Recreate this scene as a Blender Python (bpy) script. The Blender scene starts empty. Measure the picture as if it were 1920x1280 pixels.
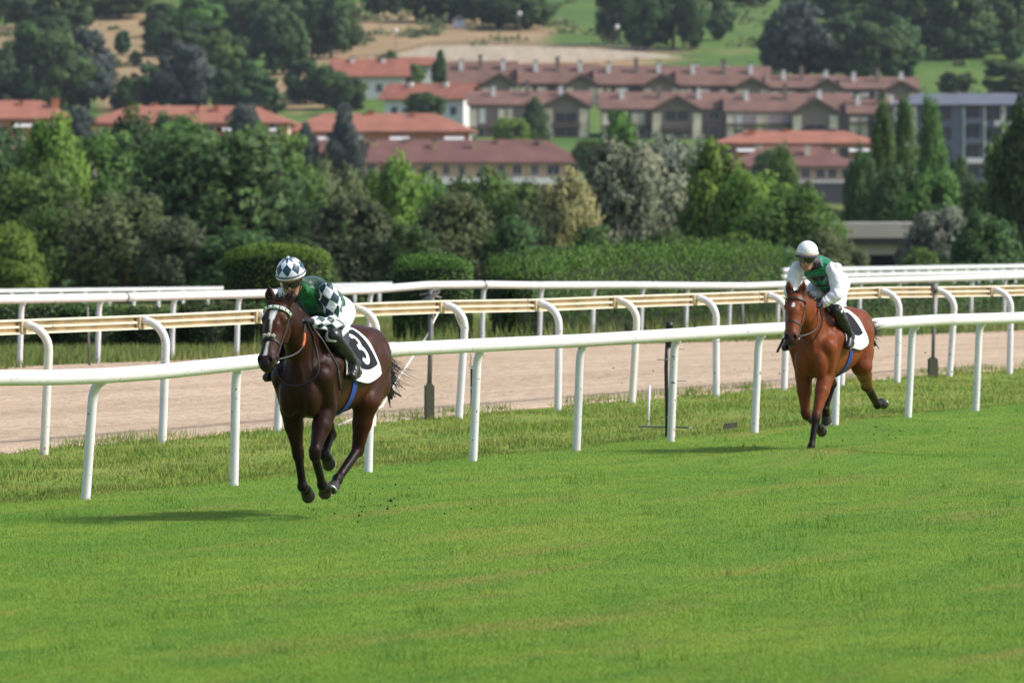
import bpy, bmesh, math, random
import numpy as np
from mathutils import Vector, Matrix
from mathutils.bvhtree import BVHTree

SC = bpy.context.scene
COL = SC.collection
rnd = random.Random(7)

# ------------------------------------------------------------------ camera
F, HY, H = 15000.0, 318.0, 2.9          # focal length in photo pixels, horizon row, eye height
PITCH = math.atan((640 - HY) / F)
cam_d = bpy.data.cameras.new('camera')
cam = bpy.data.objects.new('camera', cam_d); COL.objects.link(cam)
cam.location = (0, 0, H)
cam.rotation_euler = (math.pi / 2 - PITCH, 0, 0)
cam_d.sensor_width = 36.0
cam_d.lens = 36.0 * F / 1920.0
cam_d.clip_start, cam_d.clip_end = 1.0, 9000.0
cam_d.dof.use_dof = True
cam_d.dof.focus_distance = 71.0
cam_d.dof.aperture_fstop = 6.2
SC.camera = cam
SC.render.resolution_x, SC.render.resolution_y = 1024, 682

# ------------------------------------------------------------------ light
SUN_EL = math.radians(45)
SUN_AZ = math.radians(-7)               # from the right (+X), a little on the camera's side
sun_dir = Vector((math.cos(SUN_EL) * math.cos(SUN_AZ), math.cos(SUN_EL) * math.sin(SUN_AZ), math.sin(SUN_EL)))
world = bpy.data.worlds.new('World'); SC.world = world
world.use_nodes = True
wn = world.node_tree
bg = wn.nodes['Background']
sky = wn.nodes.new('ShaderNodeTexSky')
sky.sky_type = 'NISHITA'; sky.sun_disc = False
sky.sun_elevation = SUN_EL
sky.sun_rotation = math.atan2(sun_dir.x, sun_dir.y)
sky.air_density = 1.0; sky.dust_density = 3.0; sky.ozone_density = 1.0
wn.links.new(sky.outputs[0], bg.inputs['Color'])
bg.inputs['Strength'].default_value = 0.15
sun_d = bpy.data.lights.new('sun', 'SUN')
sun_d.energy = 3.0; sun_d.angle = math.radians(7.0); sun_d.color = (1.0, 0.975, 0.94)
sun = bpy.data.objects.new('sun', sun_d); COL.objects.link(sun)
sun.rotation_euler = sun_dir.to_track_quat('Z', 'Y').to_euler()
sun.location = (20, 60, 60)
SC.view_settings.view_transform = 'Standard'
SC.view_settings.look = 'None'
SC.view_settings.gamma = 1.0
SC.view_settings.exposure = 0.42
SC.cycles.use_denoising = True
SC.cycles.max_bounces = 6
SC.cycles.diffuse_bounces = 3
SC.cycles.transmission_bounces = 4
SC.cycles.transparent_max_bounces = 6
SC.cycles.volume_bounces = 0

# ------------------------------------------------------------------ pixel <-> place
_cp, _sp = math.cos(PITCH), math.sin(PITCH)
def at(px, py, Y):
    """the point seen at photo pixel (px,py) that stands Y metres in front of the camera"""
    dx, du, df = px - 960.0, 640.0 - py, F
    dy = df * _cp + du * _sp
    dz = -df * _sp + du * _cp
    k = Y / dy
    return Vector((dx * k, Y, H + dz * k))

# ------------------------------------------------------------------ objects
def tag(o, label=None, cat=None, group=None, kind=None):
    if label: o['label'] = label
    if cat: o['category'] = cat
    if group: o['group'] = group
    if kind: o['kind'] = kind
    return o

def empty(name, loc=(0, 0, 0), rz=0.0):
    o = bpy.data.objects.new(name, None); COL.objects.link(o)
    o.location = loc; o.rotation_euler = (0, 0, rz); o.empty_display_size = 0.2
    return o

def link(name, me, parent=None):
    o = bpy.data.objects.new(name, me); COL.objects.link(o)
    if parent is not None: o.parent = parent
    return o

def npmesh(name, verts, quads=None, tris=None, smooth=False, mats=(), matidx=None):
    """mesh from numpy arrays"""
    me = bpy.data.meshes.new(name)
    verts = np.asarray(verts, dtype=np.float32)
    q = np.asarray(quads, dtype=np.int32).reshape(-1, 4) if quads is not None and len(quads) else np.zeros((0, 4), np.int32)
    t = np.asarray(tris, dtype=np.int32).reshape(-1, 3) if tris is not None and len(tris) else np.zeros((0, 3), np.int32)
    nl = q.size + t.size
    me.vertices.add(len(verts)); me.vertices.foreach_set('co', verts.ravel())
    me.loops.add(nl); me.loops.foreach_set('vertex_index', np.concatenate([q.ravel(), t.ravel()]))
    npoly = len(q) + len(t)
    me.polygons.add(npoly)
    starts = np.concatenate([np.arange(len(q)) * 4, q.size + np.arange(len(t)) * 3]).astype(np.int32)
    me.polygons.foreach_set('loop_start', starts)
    for m in mats: me.materials.append(m)
    if matidx is not None: me.polygons.foreach_set('material_index', np.asarray(matidx, np.int32))
    me.update(calc_edges=True)
    if smooth: me.polygons.foreach_set('use_smooth', np.ones(npoly, dtype=bool))
    me.update()
    return me

def add_attr(me, name, data, domain='POINT'):
    data = np.asarray(data, np.float32)
    if data.ndim == 1:
        a = me.attributes.new(name, 'FLOAT', domain); a.data.foreach_set('value', data)
    else:
        if data.shape[1] == 3: data = np.concatenate([data, np.ones((len(data), 1), np.float32)], 1)
        a = me.attributes.new(name, 'FLOAT_COLOR', domain); a.data.foreach_set('color', data.ravel())

class MB:
    """collects boxes, prisms and tubes into one mesh"""
    def __init__(s): s.v = []; s.f = []; s.m = []
    def poly(s, pts, faces, mi=0):
        b = len(s.v); s.v += [tuple(p) for p in pts]
        s.f += [tuple(b + i for i in f) for f in faces]; s.m += [mi] * len(faces)
        return s
    def box(s, x0, x1, y0, y1, z0, z1, mi=0):
        p = [(x0,y0,z0),(x1,y0,z0),(x1,y1,z0),(x0,y1,z0),(x0,y0,z1),(x1,y0,z1),(x1,y1,z1),(x0,y1,z1)]
        return s.poly(p, [(0,3,2,1),(4,5,6,7),(0,1,5,4),(1,2,6,5),(2,3,7,6),(3,0,4,7)], mi)
    def tube(s, pts, rad, n=10, mi=0, cap=True, flat=None):
        pts = [Vector(p) for p in pts]
        if not hasattr(rad, '__len__'): rad = [rad] * len(pts)
        up = None; rings = []
        for i, p in enumerate(pts):
            t = (pts[min(i + 1, len(pts) - 1)] - pts[max(i - 1, 0)])
            t = t.normalized() if t.length > 1e-9 else Vector((0, 0, 1))
            if up is None:
                up = Vector((0, 0, 1)) if abs(t.z) < .9 else Vector((1, 0, 0))
            a = t.cross(up); a = a.normalized() if a.length > 1e-6 else Vector((1, 0, 0))
            b = a.cross(t).normalized(); up = b
            r = rad[i]; fb = 1.0 if flat is None else flat
            rings.append([p + a * (r * math.cos(2 * math.pi * k / n)) + b * (r * fb * math.sin(2 * math.pi * k / n)) for k in range(n)])
        base = len(s.v)
        for r in rings: s.v += [tuple(q) for q in r]
        for i in range(len(rings) - 1):
            for k in range(n):
                k2 = (k + 1) % n
                s.f.append((base + i*n + k, base + i*n + k2, base + (i+1)*n + k2, base + (i+1)*n + k)); s.m.append(mi)
        if cap:
            s.f.append(tuple(base + k for k in reversed(range(n)))); s.m.append(mi)
            e = base + (len(rings) - 1) * n
            s.f.append(tuple(e + k for k in range(n))); s.m.append(mi)
        return s
    def mesh(s, name, mats, smooth=False):
        me = bpy.data.meshes.new(name); me.from_pydata(s.v, [], s.f)
        for m in (mats if isinstance(mats, (list, tuple)) else [mats]): me.materials.append(m)
        me.polygons.foreach_set('material_index', np.asarray(s.m, np.int32))
        if smooth: me.polygons.foreach_set('use_smooth', np.ones(len(s.f), dtype=bool))
        me.update(); return me
    def build(s, name, mats, parent=None, smooth=False):
        return link(name, s.mesh(name, mats, smooth), parent)

# ------------------------------------------------------------------ materials
def newmat(name):
    m = bpy.data.materials.new(name); m.use_nodes = True
    nt = m.node_tree; bs = nt.nodes['Principled BSDF']
    return m, nt, bs
def N(nt, typ, **kw):
    n = nt.nodes.new(typ)
    for k, v in kw.items(): setattr(n, k, v)
    return n
def setspec(bs, v): bs.inputs['Specular IOR Level'].default_value = v

def pm(name, col, rough=0.6, var=0.15, scale=4.0, bump=0.0, bscale=None, spec=0.3, metal=0.0, col2=None, stretch=None, sheen=0.0):
    """principled material whose colour wanders through noise, with fine relief"""
    m, nt, bs = newmat(name)
    tc = N(nt, 'ShaderNodeTexCoord'); mp = N(nt, 'ShaderNodeMapping')
    nt.links.new(tc.outputs['Object'], mp.inputs[0])
    if stretch: mp.inputs['Scale'].default_value = stretch
    no = N(nt, 'ShaderNodeTexNoise'); no.inputs['Scale'].default_value = scale; no.inputs['Detail'].default_value = 5
    nt.links.new(mp.outputs[0], no.inputs['Vector'])
    mx = N(nt, 'ShaderNodeMix', data_type='RGBA')
    c1 = [max(0, c * (1 - var)) for c in col]
    c2 = [min(1, c * (1 + var)) for c in col] if col2 is None else col2
    mx.inputs[6].default_value = (*c1, 1); mx.inputs[7].default_value = (*c2, 1)
    rp = N(nt, 'ShaderNodeMapRange'); rp.inputs[1].default_value = .3; rp.inputs[2].default_value = .7
    nt.links.new(no.outputs['Fac'], rp.inputs[0]); nt.links.new(rp.outputs[0], mx.inputs[0])
    nt.links.new(mx.outputs[2], bs.inputs['Base Color'])
    bs.inputs['Roughness'].default_value = rough; setspec(bs, spec); bs.inputs['Metallic'].default_value = metal
    if sheen: bs.inputs['Sheen Weight'].default_value = sheen
    if bump:
        nb = N(nt, 'ShaderNodeTexNoise'); nb.inputs['Scale'].default_value = bscale or scale * 4; nb.inputs['Detail'].default_value = 6
        nt.links.new(mp.outputs[0], nb.inputs['Vector'])
        bp = N(nt, 'ShaderNodeBump'); bp.inputs['Strength'].default_value = 1.0; bp.inputs['Distance'].default_value = bump
        nt.links.new(nb.outputs['Fac'], bp.inputs['Height']); nt.links.new(bp.outputs[0], bs.inputs['Normal'])
    return m

ORD = ['first','second','third','fourth','fifth','sixth','seventh','eighth','ninth','tenth','eleventh','twelfth','thirteenth','fourteenth',
       'fifteenth','sixteenth','seventeenth','eighteenth','nineteenth','twentieth','twenty-first','twenty-second','twenty-third','twenty-fourth']
# ================================================================== the ground
# track coordinates: u runs along the rails (away from the camera), v across them (positive towards the infield)
EU = Vector((.3368, .9416)); EV = Vector((-.9416, .3368)); A0 = Vector((-3.76, 70.5))     # foot of the first near post
def to_uv(X, Y): 
    dx, dy = X - A0.x, Y - A0.y
    return dx * EU.x + dy * EU.y, dx * EV.x + dy * EV.y
def from_uv(u, v): return A0.x + u * EU.x + v * EV.x, A0.y + u * EU.y + v * EV.y

_DY = np.array([0, 117, 132, 155, 183, 215, 300, 345, 400, 700, 900, 1150, 1215, 1250, 1400, 1500, 1600, 1750, 2000, 2600, 3600])
_DZ = np.array([0, 0, -.12, -.38, -.61, -1.45, -2.05, -2.9, -4.9, -5.2, -4.6, -4.6, -4.2, .4, 7.8, 15.7, 25.6, 36.5, 58.6, 136., 300.])
def vnoise(x, y, seed=0):
    """cheap smooth noise in [-1,1] for arrays"""
    r = np.random.RandomState(seed); s = 0
    for k in range(6):
        a = r.uniform(0, 2 * np.pi); f = r.uniform(.6, 1.6)
        s = s + np.sin(f * (x * np.cos(a) + y * np.sin(a)) + r.uniform(0, 6.28) + 1.3 * np.sin(.7 * f * (x * np.sin(a) - y * np.cos(a)) + k))
    return s / 6
def gz(X, Y):
    X = np.asarray(X, float); Y = np.asarray(Y, float)
    z = np.interp(Y, _DY, _DZ)
    u, v = to_uv(X, Y)
    verge = np.clip((v - .25) / .5, 0, 1) * np.clip((6.0 - v) / .8, 0, 1)
    z = z + verge * (-.05 + .05 * vnoise(X * 1.3, Y * 1.0, 3) + .02 * vnoise(X * 5, Y * 3, 4))
    sand = np.clip((v - 5.2) / .8, 0, 1) * np.clip((18.6 - v) / .8, 0, 1)
    z = z - .05 * sand
    turf = np.clip((.2 - v) / .6, 0, 1)
    z = z + turf * (.012 * vnoise(X * .9, Y * .35, 5))
    # low swell of the turf just in front of the far horse
    z = z + turf * .12 * np.exp(-(((X - 2.95) / 1.1) ** 2 + ((Y - 79.6) / 1.3) ** 2))
    z = z - .075 * np.exp(-(((X - 2.85) / .55) ** 2 + ((Y - 81.6) / .55) ** 2))
    far = np.clip((Y - 1200) / 200, 0, 1)
    z = z + far * 1.5 * vnoise(X / 60, Y / 80, 6)
    return z

def grid_sheet(name, us, vs, fn, mat, dz=0.0, kind='structure'):
    """sheet over a grid, fn maps grid arrays to X,Y"""
    U, V = np.meshgrid(us, vs, indexing='ij')
    X, Y = fn(U, V); Z = gz(X, Y) + dz
    nu, nv = U.shape
    idx = np.arange(nu * nv).reshape(nu, nv)
    q = np.stack([idx[:-1, :-1], idx[1:, :-1], idx[1:, 1:], idx[:-1, 1:]], -1).reshape(-1, 4)
    me = npmesh(name, np.stack([X, Y, Z], -1).reshape(-1, 3), quads=q, smooth=True, mats=[mat])
    me.flip_normals() if me.polygons[0].normal.z < 0 else None
    o = link(name, me); tag(o, kind=kind); return o

def track_coords(nt):
    """node sockets: u and v of the shaded point in track coordinates (metres)"""
    g = N(nt, 'ShaderNodeNewGeometry')
    mp = N(nt, 'ShaderNodeMapping'); mp.vector_type = 'POINT'
    mp.inputs['Rotation'].default_value = (0, 0, -math.atan2(EU.y, EU.x))
    nt.links.new(g.outputs['Position'], mp.inputs[0])
    return mp.outputs[0]                 # x = along, y = across
def noise(nt, vec, scale, stretch=(1, 1, 1), detail=4, rough=.55, off=(0, 0, 0)):
    mp = N(nt, 'ShaderNodeMapping'); mp.inputs['Scale'].default_value = stretch; mp.inputs['Location'].default_value = off
    nt.links.new(vec, mp.inputs[0])
    n = N(nt, 'ShaderNodeTexNoise'); n.inputs['Scale'].default_value = scale
    n.inputs['Detail'].default_value = detail; n.inputs['Roughness'].default_value = rough
    nt.links.new(mp.outputs[0], n.inputs['Vector']); return n.outputs['Fac']
def rng(nt, s, a, b, c=0.0, d=1.0):
    r = N(nt, 'ShaderNodeMapRange'); r.inputs[1].default_value = a; r.inputs[2].default_value = b
    r.inputs[3].default_value = c; r.inputs[4].default_value = d
    nt.links.new(s, r.inputs[0]); return r.outputs[0]
def mixc(nt, fac, a, b, blend='MIX'):
    m = N(nt, 'ShaderNodeMix', data_type='RGBA', blend_type=blend)
    for sock, val in ((0, fac), (6, a), (7, b)):
        if hasattr(val, 'is_linked') or hasattr(val, 'links'): nt.links.new(val, m.inputs[sock])
        elif isinstance(val, (tuple, list)): m.inputs[sock].default_value = (*val, 1)
        else: m.inputs[sock].default_value = val
    return m.outputs[2]

def turf_colour(nt):
    p = track_coords(nt)
    big = noise(nt, p, 1.0, (.12, .45, 1), 3)
    mid = noise(nt, p, 1.0, (.9, 2.2, 1), 4, off=(3, 9, 0))
    c = mixc(nt, rng(nt, big, .35, .65), (.160, .306, .034), (.238, .358, .044))
    c = mixc(nt, rng(nt, mid, .42, .70, 0, .85), c, (.122, .266, .036))
    streak = noise(nt, p, 1.0, (.16, 1.15, 1), 5, .62, off=(11, 2, 0))
    c = mixc(nt, rng(nt, streak, .54, .74, 0, .70), c, (.36, .300, .080))
    patch = noise(nt, p, 1.0, (.7, 1.6, 1), 4, .6, off=(31, 7, 0))
    c = mixc(nt, rng(nt, patch, .64, .80, 0, .45), c, (.31, .28, .065))
    return c
def verge_colour(nt):
    p = track_coords(nt)
    a = noise(nt, p, 1.0, (.6, 1.1, 1), 4); b = noise(nt, p, 1.0, (2.5, 3.5, 1), 4, off=(5, 5, 0))
    c = mixc(nt, rng(nt, a, .38, .62), (.195, .305, .046), (.300, .340, .068))
    c = mixc(nt, rng(nt, b, .50, .70, 0, .8), c, (.135, .235, .036))
    d = noise(nt, p, 1.0, (1.2, 1.8, 1), 3, off=(17, 3, 0))
    return mixc(nt, rng(nt, d, .62, .74, 0, .7), c, (.33, .24, .11))
def field_colour(nt):
    p = track_coords(nt)
    a = noise(nt, p, 1.0, (.15, .4, 1), 4); b = noise(nt, p, 1.0, (.9, 1.7, 1), 4, off=(4, 1, 0))
    c = mixc(nt, rng(nt, a, .4, .6), (.145, .215, .045), (.27, .27, .085))
    return mixc(nt, rng(nt, b, .5, .7, 0, .7), c, (.085, .155, .026))

def blade_mat(name, colour):
    m, nt, bs = newmat(name)
    c = colour(nt)
    at_ = N(nt, 'ShaderNodeAttribute'); at_.attribute_name = 'tone'
    c2 = mixc(nt, 1.0, c, at_.outputs['Color'], 'MULTIPLY')
    nt.links.new(c2, bs.inputs['Base Color']); bs.inputs['Roughness'].default_value = .6; setspec(bs, .12)
    # shading normals bent upward to lighten the blades
    ge = N(nt, 'ShaderNodeNewGeometry'); va = N(nt, 'ShaderNodeVectorMath', operation='MULTIPLY_ADD')
    va.inputs[1].default_value = (.45, .45, .45); va.inputs[2].default_value = (0, 0, .75); nt.links.new(ge.outputs['Normal'], va.inputs[0])
    vn = N(nt, 'ShaderNodeVectorMath', operation='NORMALIZE'); nt.links.new(va.outputs[0], vn.inputs[0]); nt.links.new(vn.outputs[0], bs.inputs['Normal'])
    tr = N(nt, 'ShaderNodeBsdfTranslucent'); nt.links.new(c2, tr.inputs['Color'])
    ms = N(nt, 'ShaderNodeMixShader'); ms.inputs[0].default_value = .30
    out = nt.nodes['Material Output']
    nt.links.new(bs.outputs[0], ms.inputs[1]); nt.links.new(tr.outputs[0], ms.inputs[2]); nt.links.new(ms.outputs[0], out.inputs[0])
    return m
def shaded_ground_mat(name, colour, bump=.01):
    m, nt, bs = newmat(name)
    c = mixc(nt, 1.0, colour(nt), (.68, .68, .70), 'MULTIPLY'); nt.links.new(c, bs.inputs['Base Color'])     # thatch and soil, darkened to stand in for shade among the blades
    bs.inputs['Roughness'].default_value = .95; setspec(bs, .1)
    return m

M = {}
M['turf'] = shaded_ground_mat('turf_ground', turf_colour)
M['verge'] = shaded_ground_mat('verge_ground', verge_colour)
M['turf_blade'] = blade_mat('turf_blades', turf_colour)
M['verge_blade'] = blade_mat('verge_blades', verge_colour)
M['field_blade'] = blade_mat('field_blades', field_colour)

# dirt track: raked sand with hoof marks
m, nt, bs = newmat('raked_sand')
p = track_coords(nt)
a = noise(nt, p, 1.0, (.12, .7, 1), 4); b = noise(nt, p, 1.0, (3, 4.5, 1), 6, .7); h_ = noise(nt, p, 1.0, (2.2, 3.0, 1), 3, .5, off=(9, 4, 0))
c = mixc(nt, rng(nt, a, .35, .65), (.46, .345, .235), (.57, .44, .315))
c = mixc(nt, rng(nt, b, .50, .72, 0, .55), c, (.34, .24, .165))
c = mixc(nt, rng(nt, h_, .62, .75, 0, .45), c, (.28, .19, .13))
har = noise(nt, p, 1.0, (.06, 5.5, 1), 3, .6, off=(2, 8, 0)); c = mixc(nt, rng(nt, har, .45, .68, 0, .40), c, (.33, .235, .16))
damp = noise(nt, p, 1.0, (.10, .28, 1), 3, .5, off=(21, 5, 0)); c = mixc(nt, rng(nt, damp, .55, .75, 0, .35), c, (.30, .215, .15))
nt.links.new(c, bs.inputs['Base Color']); bs.inputs['Roughness'].default_value = .95; setspec(bs, .1)
hsum = N(nt, 'ShaderNodeMath', operation='ADD'); nt.links.new(b, hsum.inputs[0]); nt.links.new(h_, hsum.inputs[1])
bp = N(nt, 'ShaderNodeBump'); bp.inputs['Distance'].default_value = .09; bp.inputs['Strength'].default_value = 1.0
nt.links.new(hsum.outputs[0], bp.inputs['Height']); nt.links.new(bp.outputs[0], bs.inputs['Normal'])
M['sand'] = m

# hillside: meadow with sun-dried slopes (dry = patches of dead grass)
m, nt, bs = newmat('hill_meadow')
g = N(nt, 'ShaderNodeNewGeometry'); p = g.outputs['Position']
at_ = N(nt, 'ShaderNodeAttribute'); at_.attribute_name = 'dry'
a = noise(nt, p, .03, detail=6, rough=.6); b = noise(nt, p, .12, detail=5)
gr = mixc(nt, rng(nt, a, .4, .6), (.070, .135, .030), (.115, .175, .040))
fine = noise(nt, p, .5, (1, .35, 1), 6, .7); dr = mixc(nt, rng(nt, b, .35, .65), (.255, .175, .095), (.345, .250, .135)); dr = mixc(nt, rng(nt, fine, .5, .75, 0, .5), dr, (.20, .17, .075)); gr = mixc(nt, rng(nt, fine, .48, .72, 0, .6), gr, (.055, .095, .030))
dsum = N(nt, 'ShaderNodeMath', operation='ADD'); nt.links.new(at_.outputs['Fac'], dsum.inputs[0])
nt.links.new(rng(nt, a, .3, .7, -.35, .35), dsum.inputs[1])
c = mixc(nt, rng(nt, dsum.outputs[0], .35, .65), gr, dr)
nt.links.new(c, bs.inputs['Base Color']); bs.inputs['Roughness'].default_value = .95; setspec(bs, .1)
M['hill'] = m
M['field'] = shaded_ground_mat('infield_ground', field_colour)

# main ground sheet (infield, valley floor) from in front of the camera to the foot of the hill
ys = np.concatenate([np.arange(30, 130, 3.), np.arange(130, 320, 5.), np.geomspace(320, 1240, 40)])
fx = np.linspace(-1, 1, 121)
ground = grid_sheet('ground', ys, fx, lambda Yg, Xf: (Xf * (24 + Yg * .42), Yg), M['field'], dz=-.10)
ys = np.concatenate([np.arange(1236, 1800, 9.), np.geomspace(1800, 3600, 40)])
hill = grid_sheet('hill', ys, np.linspace(-1, 1, 301), lambda Yg, Xf: (Xf * (Yg * .44), Yg), M['hill'], dz=-.05)
# which slopes are dry: (photo x, y, half width, half height, amount)
hv = np.empty(len(hill.data.vertices) * 3, np.float32); hill.data.vertices.foreach_get('co', hv); hv = hv.reshape(-1, 3)
hx = 960 + F * hv[:, 0] / hv[:, 1]; hy = HY - F * (hv[:, 2] - H) / hv[:, 1]
dry = np.zeros(len(hv))
for cx, cy, rx, ry, am in ((230,110,130,90,1.2),(560,160,70,60,1.),(720,70,150,55,1.2),(880,70,170,35,1.2),(1000,110,330,28,1.),(760,110,220,40,1.),(20,70,60,30,.9),(60,10,80,10,.5),(230,190,60,40,1.)):
    dry = np.maximum(dry, am * np.exp(-((hx - cx) / rx) ** 2 - ((hy - cy) / ry) ** 2))
add_attr(hill.data, 'dry', dry)

# strips laid on it
turf = grid_sheet('turf_track', np.arange(-46, 130, .5), np.concatenate([np.linspace(-40, -8, 20), np.linspace(-7.7, .28, 34)]), from_uv, M['turf'], dz=0.0)
verge = grid_sheet('verge_ground', np.arange(-30, 110, .3), np.linspace(.22, 6.3, 26), from_uv, M['verge'], dz=-.004)
dirt = grid_sheet('dirt_track', np.arange(-30, 190, .6), np.concatenate([np.linspace(5.2, 6.6, 15), np.linspace(7.0, 19.0, 28)]), from_uv, M['sand'], dz=.022)

# the sand thins out raggedly into the rough grass
dv = np.empty(len(dirt.data.vertices) * 3, np.float32); dirt.data.vertices.foreach_get('co', dv); dv = dv.reshape(-1, 3)
du_, dw_ = to_uv(dv[:, 0], dv[:, 1]); dv[:, 2] -= .09 * np.clip((5.85 + .22 * vnoise(du_ * 1.7, du_ * 0, 23) - dw_) / .35, 0, 1)
dirt.data.vertices.foreach_set('co', dv.ravel()); dirt.data.update()

def hill_D(py, px=960.0):
    """distance at which the hillside is seen at photo row py"""
    D = np.linspace(1240, 3500, 2400); X = (px - 960) / F * D
    y = HY - F * (gz(X, D) - .05 - H) / D
    i = int(np.argmax(y <= py)); return float(D[i])
def flat_D(py, lo=45., hi=1200., px=960.):
    D = np.linspace(lo, hi, 6000); X = (px - 960) / F * D
    y = HY - F * (gz(X, D) - H) / D
    i = int(np.argmax(y <= py)); return float(D[i])

# ------------------------------------------------------------------ grass, real blades
def blades(name, X, Y, hgt, wid, lean, mat, label, cat='grass', seed=1, dz=0., tone=(.75, 1.25), bend=None):
    r = np.random.RandomState(seed); n = len(X)
    Z = gz(X, Y) + dz
    a = r.uniform(0, 2 * np.pi, n); hh = hgt * r.uniform(.55, 1.25, n); w = wid * r.uniform(.7, 1.3, n)
    la = r.uniform(0, 2 * np.pi, n); ll = hh * np.abs(r.normal(0, lean, n))
    ca, sa = np.cos(a), np.sin(a)
    b0 = np.stack([X - ca * w / 2, Y - sa * w / 2, Z - .01], -1); b1 = np.stack([X + ca * w / 2, Y + sa * w / 2, Z - .01], -1)
    t = np.stack([X + np.cos(la) * ll, Y + np.sin(la) * ll, Z + hh], -1)
    v = np.stack([b0, b1, t], 1).reshape(-1, 3)
    me = npmesh(name, v, tris=np.arange(3 * n).reshape(-1, 3), mats=[mat])
    tn = r.uniform(*tone, n); yl = r.uniform(-.12, .12, n)
    colr = np.stack([tn * (1 + yl), tn, tn * (1 - yl)], -1)
    add_attr(me, 'tone', np.repeat(colr, 3, 0))
    o = link(name, me); tag(o, label, cat, kind='stuff'); return o

def scatter_view(n, d0, d1, rs, power=1.0, margin=1.06):
    """random ground points inside the view wedge between two distances"""
    t = rs.uniform(0, 1, n); D = (d0 ** (1 - power) + t * (d1 ** (1 - power) - d0 ** (1 - power))) ** (1 / (1 - power)) if power != 1 else d0 * (d1 / d0) ** t
    X = rs.uniform(-1, 1, n) * (D * (960 / F) * margin + 1.0)
    return X, D
rs = np.random.RandomState(11)
X, Y = scatter_view(1180000, 44.5, 112, rs, power=1.25)
u, v = to_uv(X, Y)
k = v < .22 + .06 * np.sin(u * 3.1) + rs.normal(0, .05, len(v))
blades('turf_grass', X[k], Y[k], .017, .0064, 1.0, M['turf_blade'], 'short mown bright green grass of the racing turf', seed=2, tone=(.90, 1.12))
# longer tussocks here and there in the turf
cx, cy = scatter_view(260, 46, 105, rs); cu, cv = to_uv(cx, cy); kk = cv < -.1
tx = np.repeat(cx[kk], 26) + rs.normal(0, .07, kk.sum() * 26); ty = np.repeat(cy[kk], 26) + rs.normal(0, .09, kk.sum() * 26)
blades('turf_tussocks', tx, ty, .085, .007, .5, M['turf_blade'], 'longer tussocks of grass standing out of the mown turf', seed=3)
X, Y = scatter_view(460000, 66, 122, rs)
u, v = to_uv(X, Y)
clump = vnoise(X * 3.0, Y * 2.0, 9) + .6 * vnoise(X * 7, Y * 4, 10)
k = (v > .1) & (v < 5.85 + .30 * vnoise(u * 1.3, u * 0, 12) + rs.normal(0, .1, len(v))) & (rs.uniform(0, 1, len(v)) < .62 + .4 * clump)
hv_ = (.042 + .034 * np.clip(clump[k], -1, 1.2)) * np.clip(.45 + .5 * (v[k] - .1), .45, 1.)
blades('verge_grass', X[k], Y[k], hv_, .011, .55, M['verge_blade'], 'rough yellow green grass between the white rail and the dirt track', seed=4)
nw = 900; wu = rs.uniform(-4, 52, nw); wv = 5.75 + np.abs(rs.normal(0, .22, nw)); wx, wy = from_uv(wu, wv); keep = vnoise(wu * 1.1, wu * 0, 19) > -.05; wx, wy = wx[keep], wy[keep]
blades('edge_weeds', np.repeat(wx, 9) + rs.normal(0, .05, len(wx) * 9), np.repeat(wy, 9) + rs.normal(0, .07, len(wx) * 9), .11, .010, .5, M['verge_blade'], 'ragged weeds creeping from the rough grass onto the dirt track', cat='weeds', seed=8)
X, Y = scatter_view(190000, 112, 240, rs)
u, v = to_uv(X, Y); k = v > 18.7 + .4 * vnoise(u * .8, u * 0, 14)
blades('infield_grass', X[k], Y[k], .16 * (1 + .5 * vnoise(X[k] * .8, Y[k] * .5, 15)), .02, .45, M['field_blade'], 'long uncut grass of the infield beyond the far rail', seed=5)
# seeding weeds in front of the long hedge
cx = rs.uniform(-4, 12, 900); cy = rs.uniform(120, 175, 900); cu, cv = to_uv(cx, cy); kk = (cv > 19.5) & (cv < 25)
nn = int(kk.sum()); tx = np.repeat(cx[kk], 14) + rs.normal(0, .12, nn * 14); ty = np.repeat(cy[kk], 14) + rs.normal(0, .2, nn * 14)
blades('infield_weeds', tx, ty, .42, .022, .35, M['field_blade'], 'tall seeding weeds in front of the long hedge', cat='weeds', seed=6, tone=(.9, 1.6))
# ================================================================== running rails
M['rail'] = pm('white_rail_paint', (.70, .70, .685), .38, .05, 1.5, bump=.0008, bscale=9, spec=.4)
M['rail_old'] = pm('aged_cream_rail', (.74, .68, .55), .5, .10, 2.2, bump=.001, bscale=14, spec=.3, col2=(.80, .77, .70))
M['rail_groove'] = pm('rail_groove_brown', (.60, .47, .30), .7, .22, 3.0, spec=.2)
M['post'] = pm('white_post_paint', (.70, .71, .71), .42, .05, 3.0, spec=.35)
M['post_old'] = pm('yellowed_post_paint', (.78, .74, .66), .48, .08, 2.0, spec=.3)
M['bracket'] = pm('stained_bracket', (.55, .42, .26), .6, .35, 12., spec=.3)
M['joint'] = pm('dark_rail_joint', (.12, .11, .10), .6, .2, 10.)
M['far_rail'] = pm('grey_white_board', (.66, .67, .67), .6, .08, .8)

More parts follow.
